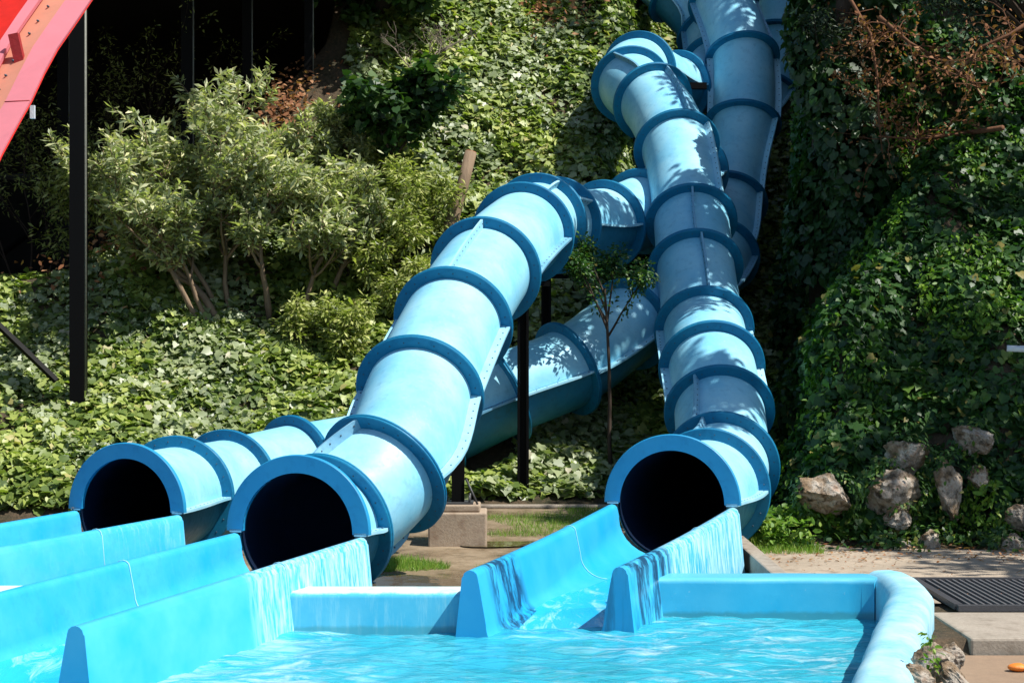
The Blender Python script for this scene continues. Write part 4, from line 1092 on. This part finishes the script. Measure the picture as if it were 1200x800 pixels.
# ------------------------------------------------------------------ supports
def post_box(mb, x, y, z0, z1, w=.15): mb.box((x, y, (z0+z1)/2), (w, w, z1-z0))
def footing():
    x, y = -.60, 19.0
    z0 = float(height(x, y, False))-.05
    o = MB(); o.box((x, y, z0+.21), (.64,.60,.42)); o.box((x+.02, y, z0+.46), (.46,.44,.08))
    f = bevel(o.build('concrete_footing', M['block'], origin=(x,y,z0)), .018, 2); props(f, 'stained concrete footing block carrying a black post under the middle tube', 'footing')
    root = empty('support_post', (x, y, z0+.5), 'black steel post standing on the concrete footing', 'post', None)
    mb = MB(); post_box(mb, x, y, z0+.52, 1.92, .14); mb.build('column', M['black_steel'], root)
    mb = MB(); mb.box((x, y, z0+.51), (.34,.34,.02)); mb.build('base_plate', M['grey_steel'], root)
    for sx in (-1, 1):
        for sy in (-1, 1):
            mb = MB(); mb.tube([V(x+sx*.13, y+sy*.13, z0+.5), V(x+sx*.13, y+sy*.13, z0+.60)], .012, 6); mb.build('anchor_bolt', M['grey_steel'], root)
    mb = MB(); mb.tube([V(x+.22,y-.15,z0+.5), V(x+.09,y-.08,z0+.78)], .012, 6); mb.build('stay', M['grey_steel'], root)
footing()
def support(x, y, ztop, label, w=.14, cradle=True, r=R_OUT):
    z0 = gz(x, y)-.1
    root = empty('support_post', (x, y, z0), label, 'post')
    mb = MB()
    t = w*.22; hw = w/2     # H-section column
    mb.box((x-hw+t/2, y, (z0+ztop)/2), (t, w, ztop-z0)); mb.box((x+hw-t/2, y, (z0+ztop)/2), (t, w, ztop-z0)); mb.box((x, y, (z0+ztop)/2), (w-2*t-.001, t, ztop-z0-.002))
    mb.build('column', M['black_steel'], root)
    if cradle:
        mb = MB(); mb.box((x, y, ztop+.03), (.7,.12,.06)); mb.build('cradle', M['black_steel'], root)
    return root
support((613-600)/F*22.2, 22.2, 3.02, 'black post left of the young tree, under the top bend of the middle tube', .15)
support((640-600)/F*24.4, 24.4, 3.2, 'black post behind the lower tube, just right of the nearer black post')
support(2.62, 24.4, 2.7, 'black post under the right tube half way up the gully')
support(2.35, 28.2, 5.6, 'black post under the upper bend of the right tube')
support(3.9, 29.9, 4.6, 'black post under the upper part of the rear tube')
root = empty('support_beam', V(3.0,29.9,6.8), 'short horizontal black beam between the two upper tubes', 'beam')
mb = MB(); mb.box((3.2,30.3,6.83), (.5,.14,.11)); mb.build('beam', M['black_steel'], root)
mb = MB(); mb.box((3.02,30.3,5.2), (.14,.135,3.1)); mb.build('column', M['black_steel'], root)

# ------------------------------------------------------------------ dark platform at the left
def steel_post(px, d, zb, w, label, zt=9.2):
    x = (px-600)/F*d
    root = empty('steel_post', (x, d, zb), label, 'post', 'black posts of the slide platform')
    mb = MB(); hw = w/2; t = .022
    mb.box((x, d-hw+t/2, (zb+zt)/2), (w, t, zt-zb)); mb.box((x, d+hw-t/2, (zb+zt)/2), (w, t, zt-zb)); mb.box((x+hw*.3, d, (zb+zt)/2), (t, w-2*t-.002, zt-zb-.002))
    mb.build('column', M['black_steel'], root)
    mb = MB(); mb.tube([V(x+hw*.95, d-.02, zb+.15), V(x+hw*.95, d-.02, zt)], .022, 6); mb.build('lit_edge', M['lit_edge_grey'], root)  # pale rod paints in the sunlit right edge of the post
    return root
M['lit_edge_grey'] = simple('post_lit_edge', (.16,.16,.13), .5)
steel_post(92, 24.4, gz((92-600)/F*24.4,24.4)-.1, .21, 'tallest black steel post standing in the ivy left of the shrubs')
steel_post(220, 30.2, gz((220-600)/F*30.2,30.2)-.1, .20, 'black steel post rising behind the tall shrub')
steel_post(290, 31.2, gz((290-600)/F*31.2,31.2)-.1, .17, 'black steel post above the patch of rusty leaves')
steel_post(362, 31.0, gz((362-600)/F*31,31)-.1, .15, 'black steel post nearest the dark evergreen tree')
steel_post(75, 31.0, gz((75-600)/F*31,31)-.1, .2, 'far black steel post just behind the tallest one')
# braces
def brace(a, b, w, label, mat='black_steel'):
    mb = MB(); mb.tube([a, b], w, 4, smooth=False)
    props(mb.build('brace', M[mat], origin=a), label, 'brace', 'steel braces of the slide platform')
brace(P(-60,325,24.3), P(66,446,24.3), .05, 'slanting black brace ending in the ivy by the tall post')
brace(P(-20,206,32), P(70,209,32), .06, 'level grey brace behind the posts at the left edge', 'grey_steel')
brace(P(20,150,32), P(75,205,32), .05, 'short slanting black brace above the level grey one')
brace(P(0,300,31.5), P(86,235,31.5), .05, 'slanting black brace between the rear posts, low at the left edge')
brace(P(30,125,31), P(76,126,31), .04, 'upper level black brace at the left edge beside the red slide')
root = empty('slide_platform', (-10,34,9), 'dark raised platform over the black posts, top left', 'platform')
mb = MB(); mb.box((-11.2,33.0,9.6), (16.2,14.6,.3)); mb.build('deck', M['deck'], root)
mb = MB(); mb.box((-11.2,25.9,9.28), (16.2,.16,.32)); mb.build('beam', M['black_steel'], root)
mb = MB(); mb.box((-11.2,40.2,6.2), (16.2,.12,6.5)); mb.build('added_back_panel', M['painted_dark'], root)  # panels added so the space under the deck reads black
mb = MB(); mb.box((-19.2,33.6,6.2), (.12,13.2,6.5)); mb.build('added_side_panel', M['painted_dark'], root)
# dim foliage in the void
for i, (px, y, h, lab) in enumerate([(125,31.5,3.2,'dim wispy plant in the dark behind the tallest black post'),(35,31.0,2.2,'dim leafy plant in the dark at the left edge'),(180,33,2.0,'dim wispy plant in the dark between the posts')]):
    x = (px-600)/F*y
    woody('shaded_plant', (x, y, gz(x,y)), lab, 'plant', [stem(x+dx, y, h, .5, 2, 600+i*5+k, .02, (dx,0), 5, .15, .2) for k, dx in enumerate([-.2,0,.2])],
          'cloud', .10, M['fern'], M['bark_dark'], 7, seed=60+i, rad=.14, group='plants in the shade under the platform', crown_name='foliage')

# ------------------------------------------------------------------ red slide, top left
def red_slide():
    d = 13.0
    root = empty('red_slide', P(0,180,d), 'big curved red slide with a faded pink flange in the top left corner', 'water slide')
    edge = [(190,-110),(150,-62),(107,-2),(85,30),(66,57),(50,86),(35,118),(18,148),(0,181),(-25,235),(-48,300)]
    E = [P(x, y, d-.012*y) for x, y in edge]
    # image-plane normal pointing up-left
    def offs(i, u, w):
        a = E[max(i-1,0)]; b = E[min(i+1,len(E)-1)]; t = (b-a).normalized(); nrm = t.cross(Vector((0,1,0))).normalized()
        if nrm.x > 0: nrm = -nrm
        return E[i]+nrm*u+Vector((0,w,0))
    def strip(name, prof, mat, smooth=False):
        mb = MB(); k_ = len(prof); vs = [offs(i, u, w) for i in range(len(E)) for u, w in prof]
        fs = [(i*k_+k, i*k_+(k+1)%k_, (i+1)*k_+(k+1)%k_, (i+1)*k_+k) for i in range(len(E)-1) for k in range(k_)]
        fs += [tuple(range(k_)), tuple((len(E)-1)*k_+k for k in range(k_-1,-1,-1))]
        mb.add(vs, fs, 0, smooth); return mb.build(name, mat, root)
    strip('outer_flange', [(0,0),(.17,.0),(.17,.03),(0,.03)], M['pink'])
    strip('lip', [(.172,.012),(.36,.10),(.36,.14),(.172,.05)], M['orange'])
    strip('inner_flange', [(.345,-.01),(.42,-.01),(.42,.05),(.345,.05)], M['pink'])
    strip('trough_bed', [(.42,.02),(.75,.10),(1.4,.45),(1.4,.50),(.75,.16),(.42,.06)], M['red'])
    strip('underside', [(.02,.03),(.17,.06),(1.3,.75),(1.25,.78),(.15,.10),(.0,.06)], M['red'])
    mb = MB()
    c = offs(6, .20, -.02).lerp(offs(5, .20, -.02), .8)
    R = Matrix.Rotation(.22, 3, 'Y')
    b = P(21,62,d-.012*62-.05); mb.box(b, (.07,.06,.27), R=Matrix.Rotation(-.22, 3, 'Y')); mb.build('bracket', M['red_dark'], root)
    mb = MB()
    for i in range(1, 9):
        for f in (0, .5):
            q = offs(i, .27, .035).lerp(offs(i+1, .27, .035), f)
            mb.tube([q-V(0,.012,0), q+V(0,.02,0)], .008, 6)
    mb.build('bolts', M['bolt'], root)
    mb = MB(); a = offs(6, .0, -.005); b2 = offs(6, .17, -.005); mb.tube([a, b2], .004, 4); mb.build('joint', M['red_dark'], root)
    mb = MB(); a = P(31,128,11.6); mb.box(a+V(0,.15,0), (.03,.03,.09)); mb.build('bracket', M['white_pipe'], root)
red_slide()

# ------------------------------------------------------------------ camera, light
cam = bpy.data.cameras.new('camera'); co = bpy.data.objects.new('camera', cam); COL.objects.link(co)
co.location = (0,0,CAMZ); co.rotation_euler = (math.radians(90),0,0)
cam.lens = 60; cam.sensor_width = 36; cam.clip_end = 1500; cam.clip_start = .1
SC.camera = co
sun = bpy.data.lights.new('sun', 'SUN'); so = bpy.data.objects.new('sun', sun); COL.objects.link(so)
sun.energy = 4.9; sun.angle = math.radians(.53); sun.color = (1,.96,.90)
sd = Vector(SUN); so.rotation_euler = sd.to_track_quat('Z', 'Y').to_euler(); so.location = (20,5,35)
w = bpy.data.worlds.new('World'); SC.world = w; w.use_nodes = True
nt = w.node_tree; bg = nt.nodes['Background']
sky = nt.nodes.new('ShaderNodeTexSky'); sky.sky_type = 'NISHITA'; sky.sun_disc = False
sky.sun_elevation = math.asin(sd.z); sky.sun_rotation = math.atan2(sd.x, sd.y); sky.air_density = 1; sky.dust_density = .6
nt.links.new(sky.outputs[0], bg.inputs[0]); bg.inputs[1].default_value = .085
vs = SC.view_settings; vs.view_transform = 'Standard'; vs.look = 'None'; vs.exposure = .64; vs.gamma = 1; vs.use_curve_mapping = False
SC.cycles.max_bounces = 6; SC.cycles.transparent_max_bounces = 8
